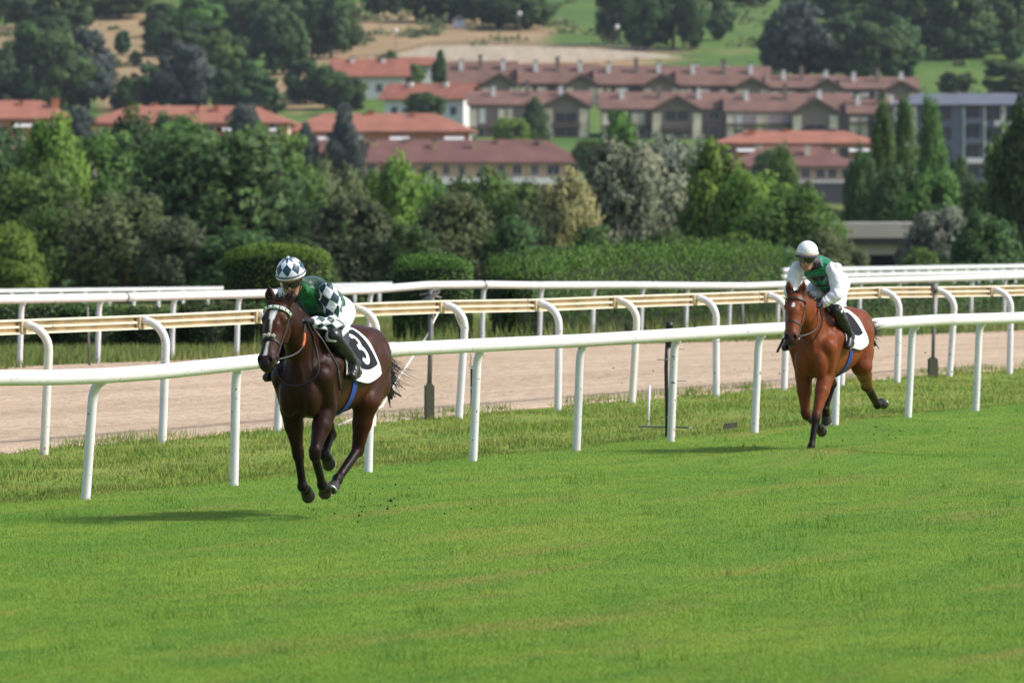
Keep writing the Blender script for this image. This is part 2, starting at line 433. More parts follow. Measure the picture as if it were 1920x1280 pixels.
def weathered(name, col, grime, speck=.70, rough=.4):
    """white paint with long grey-green stains and mud specks"""
    m, nt, bs = newmat(name); tc = N(nt, 'ShaderNodeTexCoord'); p_ = tc.outputs['Object']
    st = noise(nt, p_, 2.2, (1, 1, 1), 6, .65); fine = noise(nt, p_, 30., (1, 1, 1), 3, .6, off=(3, 1, 7)); sp = noise(nt, p_, 26., (1, 1, 1), 1, .3, off=(9, 4, 2))
    c_ = mixc(nt, rng(nt, st, .48, .78, 0, .55), col, grime); c_ = mixc(nt, rng(nt, fine, .5, .8, 0, .18), c_, grime)
    c_ = mixc(nt, rng(nt, sp, speck, speck + .02, 0, .85), c_, (.05, .04, .03))
    nt.links.new(c_, bs.inputs['Base Color']); bs.inputs['Roughness'].default_value = rough; setspec(bs, .35)
    bp_ = N(nt, 'ShaderNodeBump'); bp_.inputs['Distance'].default_value = .002; bp_.inputs['Strength'].default_value = .5; nt.links.new(st, bp_.inputs['Height']); nt.links.new(bp_.outputs[0], bs.inputs['Normal'])
    return m
M['rail'] = weathered('white_rail_paint', (.74, .71, .715), (.52, .50, .45), .735)
M['post'] = weathered('white_post_paint', (.74, .715, .725), (.50, .49, .46), .73)
M['post_old'] = weathered('yellowed_post_paint', (.76, .71, .65), (.58, .48, .34), .74)
M['rail_old'] = weathered('aged_cream_rail', (.73, .66, .54), (.50, .38, .22), .76, .5)
def line_at(p0, p1, px):
    """where the plan line p0-p1 is seen at photo column px"""
    k = (px - 960) / F
    sl = (p1[0] - p0[0]) / (p1[1] - p0[1])
    Y = (p0[0] - sl * p0[1]) / (k - sl)
    return k * Y, Y
def rail_z(tab, px, Y):
    y = float(np.interp(px, [t[0] for t in tab], [t[1] for t in tab]))
    return at(px, y, Y).z

# --- near white rail beside the turf
N1 = [(-60,710),(0,708),(100,707.5),(200,704),(300,697),(440,682),(560,669),(720,656),(900,647),(1100,638),(1260,628),(1420,618),(1560,611),(1630,608),(1760,600),(1900,596),(1990,592)]
P1a = (A0.x - .22 * EV.x, A0.y - .22 * EV.y); P1b = (P1a[0] + 27.8 * EU.x, P1a[1] + 27.8 * EU.y)
r1 = empty('running_rail', (*P1a, 0))
tag(r1, 'thick white tubular rail on leaning white posts right beside the mown turf', 'rail')
def local(root, pts): 
    o = Vector(root.location); return [Vector(p) - o for p in pts]
def rail_tube(root, p0, p1, tab, xs, rad, mat, name='rail', n=18, flat=1.0):
    pts = []
    for px in xs:
        X, Y = line_at(p0, p1, px); pts.append(Vector((X, Y, rail_z(tab, px, Y))))
    return MB().tube(local(root, pts), rad, n, flat=flat).build(name, mat, root, smooth=True)
joints = [-90, 718, 1330, 2000]
for a, b in zip(joints[:-1], joints[1:]):
    rail_tube(r1, P1a, P1b, N1, np.linspace(a + 1.2, b - 1.2, 40), .069, M['rail'])
for px in joints[1:-1]:
    rail_tube(r1, P1a, P1b, N1, [px - 22, px - 21, px + 21, px + 22], [.069, .073, .073, .069], M['rail'], 'joint_sleeve')
def bent_post(root, top, foot, out, rad, mat, name='post', bend=.16, n=14):
    """post from foot, rising and curving over to meet the rail from below"""
    top, foot = Vector(top), Vector(foot)
    pts = [foot - Vector((0, 0, .08)), foot]
    k1 = top.copy(); k1.xy = foot.xy; lean = (top - foot); 
    neck = foot + (Vector((foot.x, foot.y, top.z)) - foot) * .80 + Vector((lean.x, lean.y, 0)) * .38
    pts += [foot.lerp(neck, .5), neck]
    for t in (.2, .4, .6, .8, 1.0):
        a = t * math.pi / 2
        pts.append(Vector((neck.x + (top.x - neck.x) * (1 - math.cos(a)), neck.y + (top.y - neck.y) * (1 - math.cos(a)), neck.z + (top.z - neck.z) * math.sin(a))))
    return MB().tube(local(root, pts), rad, n).build(name, mat, root, smooth=True)
for fx_, tx_ in ((-105,-72),(160,193),(438,448),(690,702),(887,905),(1081,1096),(1258,1272),(1415,1432),(1566,1577),(1703,1720),(1830,1844),(1955,1968)):
    X, Y = line_at(P1a, P1b, tx_); zt = rail_z(N1, tx_, Y) - .05
    lean = .22 + (.12 if fx_ == 160 else 0)
    fX, fY = X + EV.x * lean, Y + EV.y * lean
    fX = (fx_ - 960) / F * fY
    bent_post(r1, (X, Y, zt), (fX, fY, float(gz(fX, fY))), 0, .043, M['post'])

# --- cream rail of grooved profile on gooseneck posts beside the dirt track
N2 = [(-60,617),(0,614),(260,604),(480,593.5),(680,580),(824,575),(1002,572),(1150,566),(1299,561),(1432,556),(1644,548),(1749,547),(1855,545.5),(1920,544),(1990,542)]
P2a = (-4.81, 83.3); P2b = (7.29, 116.9)
Q2a = (P2a[0] + EV.x * .30, P2a[1] + EV.y * .30); Q2b = (P2b[0] + EV.x * .30, P2b[1] + EV.y * .30)
r2 = empty('profile_rail', (*P2a, 0))
tag(r2, 'cream grooved rail on gooseneck posts between rough grass and dirt track', 'rail')
# profile seen from the camera side: lips at top, middle and bottom, hollow between (across, up)
PROF = [(-.035,.078),(.03,.078),(.03,-.078),(-.035,-.078),(-.035,-.060),(.012,-.056),(.012,-.016),(-.028,-.014),(-.028,.010),(.012,.014),(.012,.052),(-.035,.056)]
def profile_bar(root, xs, name='rail'):
    mb = MB(); rows = []
    for px in xs:
        X, Y = line_at(Q2a, Q2b, px); z = rail_z(N2, px, Y)
        rows.append([Vector((X + EV.x * a, Y + EV.y * a, z + b)) - root.location for a, b in PROF])
    n = len(PROF)
    for r in rows: mb.v += [tuple(p) for p in r]
    groove_faces = {4, 5, 6, 8, 9, 10}  # faces inside the grooves take a browner material than the lips
    for i in range(len(rows) - 1):
        for k in range(n):
            k2 = (k + 1) % n
            mb.f.append((i*n+k, i*n+k2, (i+1)*n+k2, (i+1)*n+k)); mb.m.append(1 if k in groove_faces else 0)
    mb.f.append(tuple(range(n))); mb.m.append(0); e = (len(rows)-1)*n
    mb.f.append(tuple(e + k for k in reversed(range(n)))); mb.m.append(0)
    o = mb.build(name, [M['rail_old'], M['rail_groove']], root)
    bm = bmesh.new(); bm.from_mesh(o.data); bmesh.ops.recalc_face_normals(bm, faces=bm.faces[:]); bm.to_mesh(o.data); bm.free()
    return o
br = [-190, 38, 259, 478, 657, 824, 1002, 1149, 1299, 1432, 1541, 1645, 1749, 1856, 1950]
cuts = [-210, 478, 985, 1420, 2000]
for a, b in zip(cuts[:-1], cuts[1:]): profile_bar(r2, np.linspace(a + .8, b - .8, 26))
for i, px in enumerate(br):
    X, Y = line_at(Q2a, Q2b, px); z = rail_z(N2, px, Y)
    p = Vector((X, Y, z)); out = Vector((-EV.x, -EV.y, 0))
    c = p + out * .03 - r2.location
    mb = MB(); e3 = Vector((EU.x, EU.y, 0))
    def obox(mb, c, a, b, h):
        q = [c + e3 * (sx * a) + out * (sy * b) + Vector((0, 0, sz * h)) for sz in (-1, 1) for sx, sy in ((-1,-1),(1,-1),(1,1),(-1,1))]
        mb.poly(q, [(0,3,2,1),(4,5,6,7),(0,1,5,4),(1,2,6,5),(2,3,7,6),(3,0,4,7)])
    obox(mb, c, .085, .022, .062); mb.build('bracket', M['bracket'], r2)
    foot = p + out * (.32 + rnd.uniform(-.02, .02)); foot.z = float(gz(foot.x, foot.y))
    foot.x += rnd.uniform(-.03, .03) - .03
    R = .26; pts = [foot - Vector((0, 0, .1)), foot]
    top = p + out * .05 + Vector((0, 0, .018))
    knee = Vector((p.x + out.x * .32, p.y + out.y * .32, top.z - R))
    pts += [foot.lerp(knee, .5), knee]
    for t in np.linspace(.12, 1, 8):
        a = t * math.pi / 2
        pts.append(Vector((knee.x - out.x * .27 * (1 - math.cos(a)), knee.y - out.y * .27 * (1 - math.cos(a)), knee.z + R * math.sin(a))))
    MB().tube(local(r2, pts), .046, 14).build('post', M['post_old'] if i in (0, 1, 4, 7) else M['post'], r2, smooth=True)

# --- far white rail on the infield side of the dirt track
N3 = [(-60,562),(0,561),(240,557),(440,552),(560,549),(690,544),(760,538),(800,534.5),(900,533.5),(1000,535),(1180,534.5),(1300,535.5),(1400,536),(1480,533),(1600,527),(1750,523),(1900,518.5),(1990,516)]
P3a = (-7.2, 117.); P3b = (11.5, 183.)
r3 = empty('running_rail', (*P3a, 0))
tag(r3, 'white tubular rail on upright posts along the far side of the dirt track', 'rail')
j3 = [-80, 234, 905, 1500, 2000]
for a, b in zip(j3[:-1], j3[1:]): rail_tube(r3, P3a, P3b, N3, np.linspace(a + .6, b - .6, 36), .068, M['rail'], n=14)
for px in j3[1:-1]: rail_tube(r3, P3a, P3b, N3, [px - 1.6, px + 1.6], .071, M['joint'], 'joint_ring', n=14)
for px in (-110,36,182,321,443,563,690,806,903,1011,1110,1201,1285,1366,1457,1535,1610,1683,1752,1820,1882,1945):
    tx_ = px + 9 * (1.0 - (px / 1920) * .45)
    X, Y = line_at(P3a, P3b, tx_); zt = rail_z(N3, tx_, Y) - .05
    fX, fY = X + EV.x * .2, Y + EV.y * .2; fX = (px - 960) / F * fY
    bent_post(r3, (X, Y, zt), (fX, fY, float(gz(fX, fY)) - .1), 0, .043, M['post'], n=10)

# --- distant rails in the infield
def board_rail(xs, ys, Ds, label, rows, step, thick=.06):
    o = empty('distant_rail', at(xs[0], ys[0], Ds[0])); tag(o, label, 'rail')
    def P(px, dz=0.0):
        D = float(np.interp(px, xs, Ds)); p = at(px, float(np.interp(px, xs, ys)), D); p.z += dz; return p
    for dz in rows:
        pts = [P(px, dz) - o.location for px in np.linspace(xs[0], xs[-1], 30)]
        MB().tube(pts, thick, 8).build('rail', M['far_rail'], o, smooth=True)
    px = xs[0] + 5
    while px < xs[-1]:
        p = P(px); g_ = float(gz(p.x, p.y)); q = Vector((p.x, p.y, min(g_, p.z - .6)))
        MB().tube(local(o, [q, p]), .05, 8).build('post', M['far_rail'], o, smooth=True)
        px += step
    return o
board_rail([-30, 420, 740], [546.5, 541, 532.5], [215, 240, 262], 'thin white rail far off in the infield, running behind the round hedge', (0,), 46)
board_rail([1462, 1920, 1990], [507, 499, 498], [300, 330, 335], 'double white fence far off in the infield behind the second jockey', (0, -.24), 23, .085)

# ------------------------------------------------------------------ poles, hose and odds and ends along the rails
M['pole'] = pm('weathered_steel_pole', (.17, .165, .155), .55, .25, 6., metal=.3)
M['concrete'] = pm('mossy_concrete', (.20, .185, .14), .9, .35, 5., bump=.006, bscale=22, col2=(.13, .14, .085))
M['black'] = pm('black_plastic', (.018, .018, .019), .45, .2, 6., spec=.4)
M['rope'] = pm('white_rope', (.72, .70, .64), .8, .08, 30.)
M['plank'] = pm('grey_green_plank', (.20, .25, .17), .8, .2, 8.)
def pole(px, ytop, yblock, ybase, D, rad, label, cap):
    b = at(px, ybase, D); b.z = float(gz(b.x, b.y))
    o = empty('cable_pole', b); tag(o, label, 'pole', 'dark poles on concrete blocks beside the dirt track')
    hb = at(px, yblock, D).z - b.z; ht = at(px, ytop, D).z - b.z; w = 9.5 / F * D
    mb = MB(); mb.box(-w, w, -w, w, -.15, hb); ob = mb.build('concrete_block', M['concrete'], o)
    bm = bmesh.new(); bm.from_mesh(ob.data); bmesh.ops.bevel(bm, geom=bm.edges[:], offset=.02, segments=2, affect='EDGES'); bm.to_mesh(ob.data); bm.free()
    MB().tube([(0, 0, hb - .05), (.01, 0, hb + .3), (.02, 0, ht)], rad, 10).build('shaft', M['pole'], o, smooth=True)
    if cap:
        for k in range(5):
            a = k * 1.3; mb = MB()
            mb.tube([(.02 - .14 * math.cos(a), .05 * math.sin(a), ht - .05 + .05 * math.sin(2.1 * a)), (.02, 0, ht - .02 - .015 * k), (.02 + .12 * math.cos(a + .4), -.04, ht - .06 + .08 * math.cos(a))], .016, 6).build('wire_tie', M['pole'], o, smooth=True)
    else:
        MB().tube([(.02, 0, ht - .12), (.02, 0, ht - .02)], .05, 8).build('clamp', M['pole'], o, smooth=True)
    return o
pole(805, 545, 719, 782, 95.0, .030, 'dark pole on mossy concrete block with twisted wire at its top', True)
pole(1749, 532, 670, 704, 113.2, .026, 'dark pole on small concrete block behind the second horse', False)
def stake(name, pts, rad, mat, label, cat, group=None):
    b = Vector(pts[0]); b.z = float(gz(b.x, b.y)) 
    o = MB().tube([Vector(p) - b for p in pts], rad, 8).build(name, mat, None, smooth=True); o.location = b
    return tag(o, label, cat, group)
g0 = at(885, 765, 97.6); stake('dark_stake', [(g0.x, g0.y, -.1), at(885, 686, 97.6)], .020, M['black'], 'short black stake beside a gooseneck post left of centre', 'stake')
g0 = at(168, 680, 118.5); stake('thin_stake', [(g0.x, g0.y, -.1), at(164, 575, 118.5)], .017, M['pole'], 'thin dark stake in front of the low clipped hedge', 'stake')
g0 = at(1394, 612, 150.5); stake('thin_stake', [(g0.x, g0.y, -.45), at(1392, 560, 150.5)], .020, M['pole'], 'thin grey stake in front of the long hedge near the second horse', 'stake')
g0 = at(1112, 560, 141.5); stake('dark_stake', [(g0.x, g0.y, -.2), at(1009, 527, 140.8)][:1] + [at(1009, 523, 140.8)], .03, M['black'], 'dark stake rising behind the far rail against the long hedge', 'stake') if False else None
# guy ropes from the bracket near the pole
pA = at(828, 572, 96.6); rp = empty('guy_rope', pA); tag(rp, 'white guy ropes tied over the cream rail near the dark pole', 'rope')
pts = [at(828, 573, 96.3), at(800, 630, 95.6), at(742, 716, 94.2), at(716, 762, 93.4), at(632, 797, 92.2)]
pts[-1].z = float(gz(pts[-1].x, pts[-1].y))
MB().tube(local(rp, pts), .0105, 6).build('rope', M['rope'], rp, smooth=True)
pts = [at(846, 571, 96.3), at(858, 600, 96.3), at(876, 640, 96.6), at(884, 668, 96.9), at(881, 690, 97.0)]
MB().tube(local(rp, pts), .0105, 6).build('rope', M['rope'], rp, smooth=True)
for yy in (690, 727):
    q = at(877, yy, 96.95); MB().tube(local(rp, [q + Vector((-.07, -.05, 0)), q + Vector((.12, -.05, .005))]), .006, 6).build('lashing', M['rope'], rp)
# water hose post strapped to a rail post
D0 = 87.7
b = at(1251, 826, D0); b.z = float(gz(b.x, b.y)); hp = empty('hose_standpipe', b)
tag(hp, 'black hose standing upright, strapped with wires to a white post', 'pipe')
MB().tube(local(hp, [(b.x, b.y, b.z - .05), at(1250, 740, D0), at(1249, 690, D0), at(1251, 640, D0)]), .022, 10).build('hose', M['black'], hp, smooth=True)
MB().tube(local(hp, [at(1253, 652, D0), at(1254, 641, D0), at(1254, 628, D0), at(1255, 604, D0)]), [.024, .036, .032, .036], 12).build('hose_coupling', M['black'], hp, smooth=True)
MB().tube(local(hp, [at(1255, 616, D0), at(1255, 604, D0)]), .042, 12).build('hose_cap', M['black'], hp, smooth=True)
for y0, x1, x2, y2 in ((652, 1252, 1283, 655), (673, 1232, 1266, 672), (713, 1254, 1286, 714), (781, 1238, 1263, 781)):
    MB().tube(local(hp, [at(x1, y0 + (1 if x1 < 1250 else 0), D0 - .06), at((x1 + x2) / 2, y0 + 1, D0 - .07), at(x2, y2, D0 - .02)]), .0055, 6).build('wire', M['pole'], hp)
D1 = 90.5
g0 = at(1214, 806, D1); w = stake('white_stake', [(g0.x, g0.y, -.1), at(1218, 722, D1)], .014, M['post'], 'thin white stake standing behind the near rail, left of the black hose', 'stake')
q0, q1 = at(1200, 806, D1 - .25), at(1295, 811, D1 - .6)
z0 = float(gz(q0.x, q0.y)) + .025
pl = MB().box(0, (q1.xy - q0.xy).length, -.04, .04, 0, .022).build('plank', M['plank']); pl.location = (q0.x, q0.y, z0)
pl.rotation_euler = (0, 0, math.atan2(q1.y - q0.y, q1.x - q0.x)); tag(pl, 'grey green plank lying in the rough grass by the white stake', 'plank')
q = at(1368, 802, 90.2); zz = float(gz(q.x, q.y))
bl = MB().poly([(-.08,-.06,0),(.08,-.05,0),(.09,.06,0),(-.07,.06,0),(-.07,-.05,.08),(.085,-.045,.10),(.08,.05,.10),(-.06,.05,.085)], [(0,3,2,1),(4,5,6,7),(0,1,5,4),(1,2,6,5),(2,3,7,6),(3,0,4,7)]).build('stone_block', M['concrete'])
bl.location = (q.x, q.y, zz); tag(bl, 'small dark block lying in the rough grass behind the near rail', 'block')
# ================================================================== trees
def leaf_mat(name, dark, light, trans=.35, puffy=True):
    m, nt, bs = newmat(name)
    if puffy:          # shading normals bent outward to model lit tops and darker sides
        fa = N(nt, 'ShaderNodeAttribute'); fa.attribute_name = 'face_out'
        vt = N(nt, 'ShaderNodeVectorTransform', vector_type='NORMAL', convert_from='OBJECT', convert_to='WORLD'); nt.links.new(fa.outputs['Vector'], vt.inputs[0]); nt.links.new(vt.outputs[0], bs.inputs['Normal'])
    at_ = N(nt, 'ShaderNodeAttribute'); at_.attribute_name = 'tone'
    oi = N(nt, 'ShaderNodeObjectInfo')
    c = mixc(nt, at_.outputs['Fac'], dark, light)
    hs = N(nt, 'ShaderNodeHueSaturation')
    nt.links.new(rng(nt, oi.outputs['Random'], 0, 1, .485, .515), hs.inputs['Hue'])
    nt.links.new(rng(nt, oi.outputs['Random'], 0, 1, .85, 1.2), hs.inputs['Value'])
    nt.links.new(c, hs.inputs['Color'])
    nt.links.new(hs.outputs[0], bs.inputs['Base Color']); bs.inputs['Roughness'].default_value = .6; setspec(bs, .2)
    tr = N(nt, 'ShaderNodeBsdfTranslucent'); nt.links.new(hs.outputs[0], tr.inputs['Color'])
    ms = N(nt, 'ShaderNodeMixShader'); ms.inputs[0].default_value = trans
    nt.links.new(bs.outputs[0], ms.inputs[1]); nt.links.new(tr.outputs[0], ms.inputs[2])
    nt.links.new(ms.outputs[0], nt.nodes['Material Output'].inputs[0])
    return m
M['bark'] = pm('tree_bark', (.10, .08, .06), .9, .3, 3., bump=.02)
LEAF = {
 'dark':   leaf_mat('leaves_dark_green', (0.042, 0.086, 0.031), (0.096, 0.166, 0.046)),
 'mid':    leaf_mat('leaves_mid_green', (0.065, 0.138, 0.032), (0.138, 0.243, 0.052)),
 'bright': leaf_mat('leaves_bright_green', (0.102, 0.210, 0.032), (0.217, 0.341, 0.058)),
 'olive':  leaf_mat('leaves_olive_green', (0.083, 0.117, 0.047), (0.167, 0.192, 0.081)),
 'brown':  leaf_mat('leaves_dull_olive', (0.057, 0.081, 0.039), (0.121, 0.138, 0.067)),
 'silver': leaf_mat('leaves_silver_green', (0.160, 0.190, 0.115), (0.336, 0.359, 0.229)),
 'grey':   leaf_mat('leaves_grey_green', (0.114, 0.143, 0.103), (0.234, 0.264, 0.188)),
 'yellow': leaf_mat('leaves_yellow_green', (0.217, 0.217, 0.087), (0.377, 0.334, 0.152)),
 'blue':   leaf_mat('needles_blue_grey', (0.051, 0.072, 0.061), (0.102, 0.131, 0.113)),
 'hill':   leaf_mat('leaves_hill_green', (0.042, 0.088, 0.035), (0.089, 0.160, 0.051)),
}
def crown_mesh(name, shape, n, leaf, seed, lobes=26):
    """unit crown (height 1 from z=0 to 1, width about 1): leaf clumps gathered in uneven lobes"""
    r = np.random.RandomState(seed)
    def env(z):                                   # half width of the crown at height z
        z = np.clip(z, 0, 1)
        if shape == 'round':   return .5 * np.sqrt(np.clip(1 - ((z - .5) / .52) ** 2, 0, 1))
        if shape == 'broad':   return .5 * np.clip(1 - np.abs((z - .42) / .60) ** 2.6, 0, 1) ** .5
        if shape == 'oval':    return .5 * np.clip(np.sin(np.pi * np.clip(z, 0, 1) ** .82), 0, 1) ** .55
        if shape == 'cone':    return .5 * np.clip((1 - z) ** .72 * (1 - np.exp(-z * 14)), 0, 1)
        if shape == 'poplar':  return .5 * np.clip(np.sin(np.pi * np.clip(z, 0.02, 1) ** .6), 0, 1) ** .6
        if shape == 'bush':    return .5 * np.clip(1 - np.clip(z, 0, 1) ** 2.4, 0, 1) ** .5
        return .5 * np.sqrt(np.clip(1 - (2 * z - 1) ** 2, 0, 1))
    C = []; R = []
    while len(C) < lobes:
        z = r.uniform(.04, .97); e = float(env(z))
        a = r.uniform(0, 2 * np.pi); q = e * (r.uniform(.25, 1.) ** .5) * .84
        if r.rand() < .16 and shape != 'poplar': q *= r.uniform(1.08, 1.3); z = min(1.04, z + r.uniform(-.02, .08))
        C.append((q * math.cos(a), q * math.sin(a), z)); R.append(max(.035, (.065 + .115 * e) * r.uniform(.55, 1.5)))
    C = np.array(C); R = np.array(R)
    # spikes: sprigs that break the outline
    w = R ** 2; li = r.choice(len(C), n, p=w / w.sum())
    d = r.normal(size=(n, 3)); d /= np.linalg.norm(d, axis=1)[:, None]
    d[:, 2] = d[:, 2] * .9 + .12
    rad = R[li] * (1 - .55 * r.uniform(0, 1, n) ** 2.2) * np.where(r.uniform(0, 1, n) < .08, r.uniform(1., 1.45, n), 1)
    P = C[li] + d * rad[:, None]
    ax = r.normal(size=(n, 3)) * .75 + d; nrm = ax / np.linalg.norm(ax, axis=1)[:, None]
    t1 = np.cross(nrm, r.normal(size=(n, 3))); t1 /= np.linalg.norm(t1, axis=1)[:, None]
    t2 = np.cross(nrm, t1); s = leaf * r.uniform(.55, 1.35, n)[:, None]
    asp = r.uniform(.45, .8, n)[:, None]
    V = np.stack([P - t1 * s, P - t2 * s * asp, P + t1 * s, P + t2 * s * asp], 1).reshape(-1, 3)
    me = npmesh(name, V, quads=np.arange(4 * n).reshape(-1, 4))
    lobe_tone = r.uniform(.15, .85, len(C)); tone = np.clip(lobe_tone[li] + r.normal(0, .16, n), 0, 1)
    add_attr(me, 'tone', np.repeat(tone, 4))
    cd = P - np.array([0, 0, .42]); cd /= np.linalg.norm(cd, axis=1)[:, None] + 1e-6; pn = cd * .5 + d * .4 + nrm * .55; pn[:, 2] += .15; pn /= np.linalg.norm(pn, axis=1)[:, None]
    a_ = me.attributes.new('face_out', 'FLOAT_VECTOR', 'POINT'); a_.data.foreach_set('vector', np.repeat(pn, 4, 0).astype(np.float32).ravel())
    return me
def trunk_mesh(name, seed, hgt=.75, rad=.035, limbs=5):
    r = random.Random(seed); mb = MB()
    mb.tube([(0, 0, -.08), (0, 0, 0), (.01, .01, .25 * hgt), (-.01, .015, .6 * hgt), (.01, 0, hgt)], [rad * 1.5, rad * 1.2, rad, rad * .7, rad * .2], 8)
    for k in range(limbs):
        a = r.uniform(0, 6.28); z = hgt * r.uniform(.25, .7); L = r.uniform(.18, .3)
        mb.tube([(0, 0, z), (L * .5 * math.cos(a), L * .5 * math.sin(a), z + L * .45), (L * math.cos(a), L * math.sin(a), z + L)], [rad * .5, rad * .35, rad * .12], 6)
    return mb.mesh(name, M['bark'], True)
TR = [trunk_mesh('trunk', s) for s in range(3)]
_crowns = {}
def crown(shape, colour, detail, var):
    key = (shape, colour, detail, var)
    if key not in _crowns:
        n, leaf = {'near': (12000, .0245), 'mid': (8000, .032), 'far': (4600, .046)}[detail]
        if shape == 'poplar': leaf *= .8
        lob = {'near': 120, 'mid': 80, 'far': 55}[detail]
        base = ('geo', shape, detail, var)
        if base not in _crowns:
            _crowns[base] = crown_mesh('crown', shape, n, leaf, sum(map(ord, shape + detail)) + 97 * var, lob); _crowns[base].materials.append(LEAF[colour])
        _crowns[key] = _crowns[base]
    return _crowns[key]
def tree(name, px, ytop, ybase, wpx, D, shape, colour, label, detail='near', group=None, cat='tree', var=None, ground=True):
    b = at(px, ybase, D)
    if ground:
        g_ = float(gz(b.x, b.y)) - .1
        top = at(px, ytop, D).z
        if g_ < top - .5: b.z = min(b.z, g_) if b.z < g_ else g_
    hgt = at(px, ytop, D).z - b.z; w = wpx / F * D
    o = empty(name, b, rnd.uniform(0, 6.28)); tag(o, label, cat, group)
    v = rnd.randrange(3) if var is None else var
    low = .10 if shape in ('bush',) else .14
    c = link('crown', crown(shape, colour, detail, v), o)
    c.material_slots[0].link = 'OBJECT'; c.material_slots[0].material = LEAF[colour]
    c.scale = (w * 1.04, w * rnd.uniform(.85, 1.1), hgt * (1 - low * .6) * 1.02); c.location = (0, 0, hgt * low * .5)
    t = link('trunk', TR[v], o); t.scale = (w * .9, w * .9, hgt)
    return o

# --- riverside trees behind the course  (px, top, base, width, distance, shape, colour, description)
MIDTREES = [
 (30,262,545,190,470,'round','dark','dark green riverside tree at the left edge behind brighter foliage'),
 (12,305,400,90,520,'round','grey','grey leaved tree top at the far left edge'),
 (95,232,545,130,430,'oval','bright','tall bright green pointed tree near the left edge'),
 (60,330,545,200,400,'broad','mid','wide mid green tree below the bright pointed one at far left'),
 (175,262,545,190,480,'broad','mid','mid green tree under the long orange roof'),
 (250,225,540,140,540,'oval','dark','dark slim tree rising before the long orange roofed building'),
 (330,240,540,160,500,'oval','mid','green tree in front of the white gap between buildings'),
 (400,252,540,330,400,'broad','dark','large dark spreading tree, the biggest left of centre'),
 (525,268,535,160,440,'oval','mid','tall mid green tree right of the large dark spreading tree'),
 (15,430,552,130,300,'bush','bright','bright green bush at the left edge above the far rail'),
 (110,400,552,190,330,'round','mid','mid green bushy tree left of the olive bush'),
 (235,372,552,190,320,'round','olive','olive green bushy tree at left before the big dark tree'),
 (325,415,550,130,300,'bush','brown','dark brownish bush left of the round clipped hedge'),
 (450,440,545,200,300,'bush','dark','dark bush behind the left part of the clipped box hedge'),
 (575,330,535,110,430,'oval','mid','light green slim tree behind the first jockey'),
 (625,318,530,130,450,'round','olive','pale olive tree above the clipped box hedge, left of brown bush'),
 (580,390,530,120,360,'round','dark','dark green bush between spreading tree and brown bush'),
 (665,378,540,190,310,'bush','brown','brown olive rounded bush right of the clipped box hedge'),
 (560,452,540,150,290,'bush','dark','low dark bush directly behind the clipped box hedge'),
 (745,312,530,120,430,'oval','bright','light green feathery tree below the long brown roof'),
 (690,330,530,90,480,'oval','mid','narrow green tree left of the light green feathery tree'),
 (795,345,530,110,470,'round','mid','green rounded tree right of the light green feathery tree'),
 (860,372,540,180,310,'bush','olive','olive rounded bush above the smaller clipped hedge'),
 (905,338,525,150,430,'round','mid','mid green tree under the white balconies'),
 (975,355,525,120,400,'oval','mid','upright green tree left of the yellowish tree'),
 (770,430,540,130,290,'bush','dark','dark bush between the brown bush and the olive bush'),
 (960,420,530,140,300,'bush','dark','dark low bush behind the left end of the long hedge'),
 (1068,338,520,115,360,'oval','yellow','yellowish drying tree left of the silver willow'),
 (1030,372,520,110,380,'round','olive','olive tree touching the left of the yellowish tree'),
 (1172,280,520,160,370,'round','silver','large silver green willow at centre right'),
 (1268,264,520,165,410,'round','grey','grey green willow right of the silver willow'),
 (1165,222,420,90,640,'oval','mid','slim green tree rising above the silver willow'),
 (1345,280,520,120,390,'oval','bright','bright green tree right of the grey willow'),
 (1415,340,520,150,370,'broad','bright','bright bushy tree above the long hedge'),
 (1462,285,450,70,600,'oval','mid','slim tree before the low brown roofed building'),
 (1490,362,520,160,350,'round','mid','rounded green tree left of the concrete bridge'),
 (1545,440,520,110,320,'bush','olive','olive scrub beside the second jockey, left of the bridge'),
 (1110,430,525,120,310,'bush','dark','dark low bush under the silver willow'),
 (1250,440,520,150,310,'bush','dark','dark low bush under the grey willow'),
 (1380,445,520,150,310,'bush','mid','green low bush behind the middle of the long hedge'),
 (1655,192,432,62,600,'poplar','mid','leftmost of the tall poplars before the grey building'),
 (1698,190,432,66,620,'poplar','mid','second poplar from the left before the grey building'),
 (1745,182,432,72,610,'poplar','mid','tallest poplar before the grey building'),
 (1795,300,432,80,590,'poplar','dark','shorter dark poplar below the grey building'),
 (1615,292,435,75,560,'oval','dark','dark tree at the left foot of the poplars'),
 (1680,318,435,110,540,'round','dark','dark rounded tree in front of the left poplars'),
 (1755,330,440,110,530,'round','mid','green rounded tree in front of the tallest poplar'),
 (1925,196,545,130,420,'broad','dark','big dark tree at the right edge'),
 (1880,262,470,80,450,'oval','mid','green tree with light sprays beside the big right edge tree'),
 (1768,400,535,150,380,'bush','grey','grey green bush right of the concrete bridge'),
 (1850,410,545,150,340,'bush','dark','dark bush near the right edge above the double fence'),
 (1840,350,480,90,470,'round','dark','dark rounded tree between the poplars and the right edge tree'),
 (1730,470,540,110,330,'bush','mid','low green bush at the right foot of the bridge'),
 (1600,470,530,80,345,'bush','olive','small olive bush below the left end of the bridge'),
]
for (px, yt, yb, w, D, sh, co, lab) in MIDTREES:
    nm = {'poplar': 'poplar_tree', 'bush': 'bush'}.get(sh, 'riverside_tree')
    tree(nm, px, yt, yb, w * (1.22 if sh in ('oval', 'round') else 1.1), D, sh, co, lab, 'near', 'riverside trees and bushes behind the racecourse', 'bush' if sh == 'bush' else 'tree')
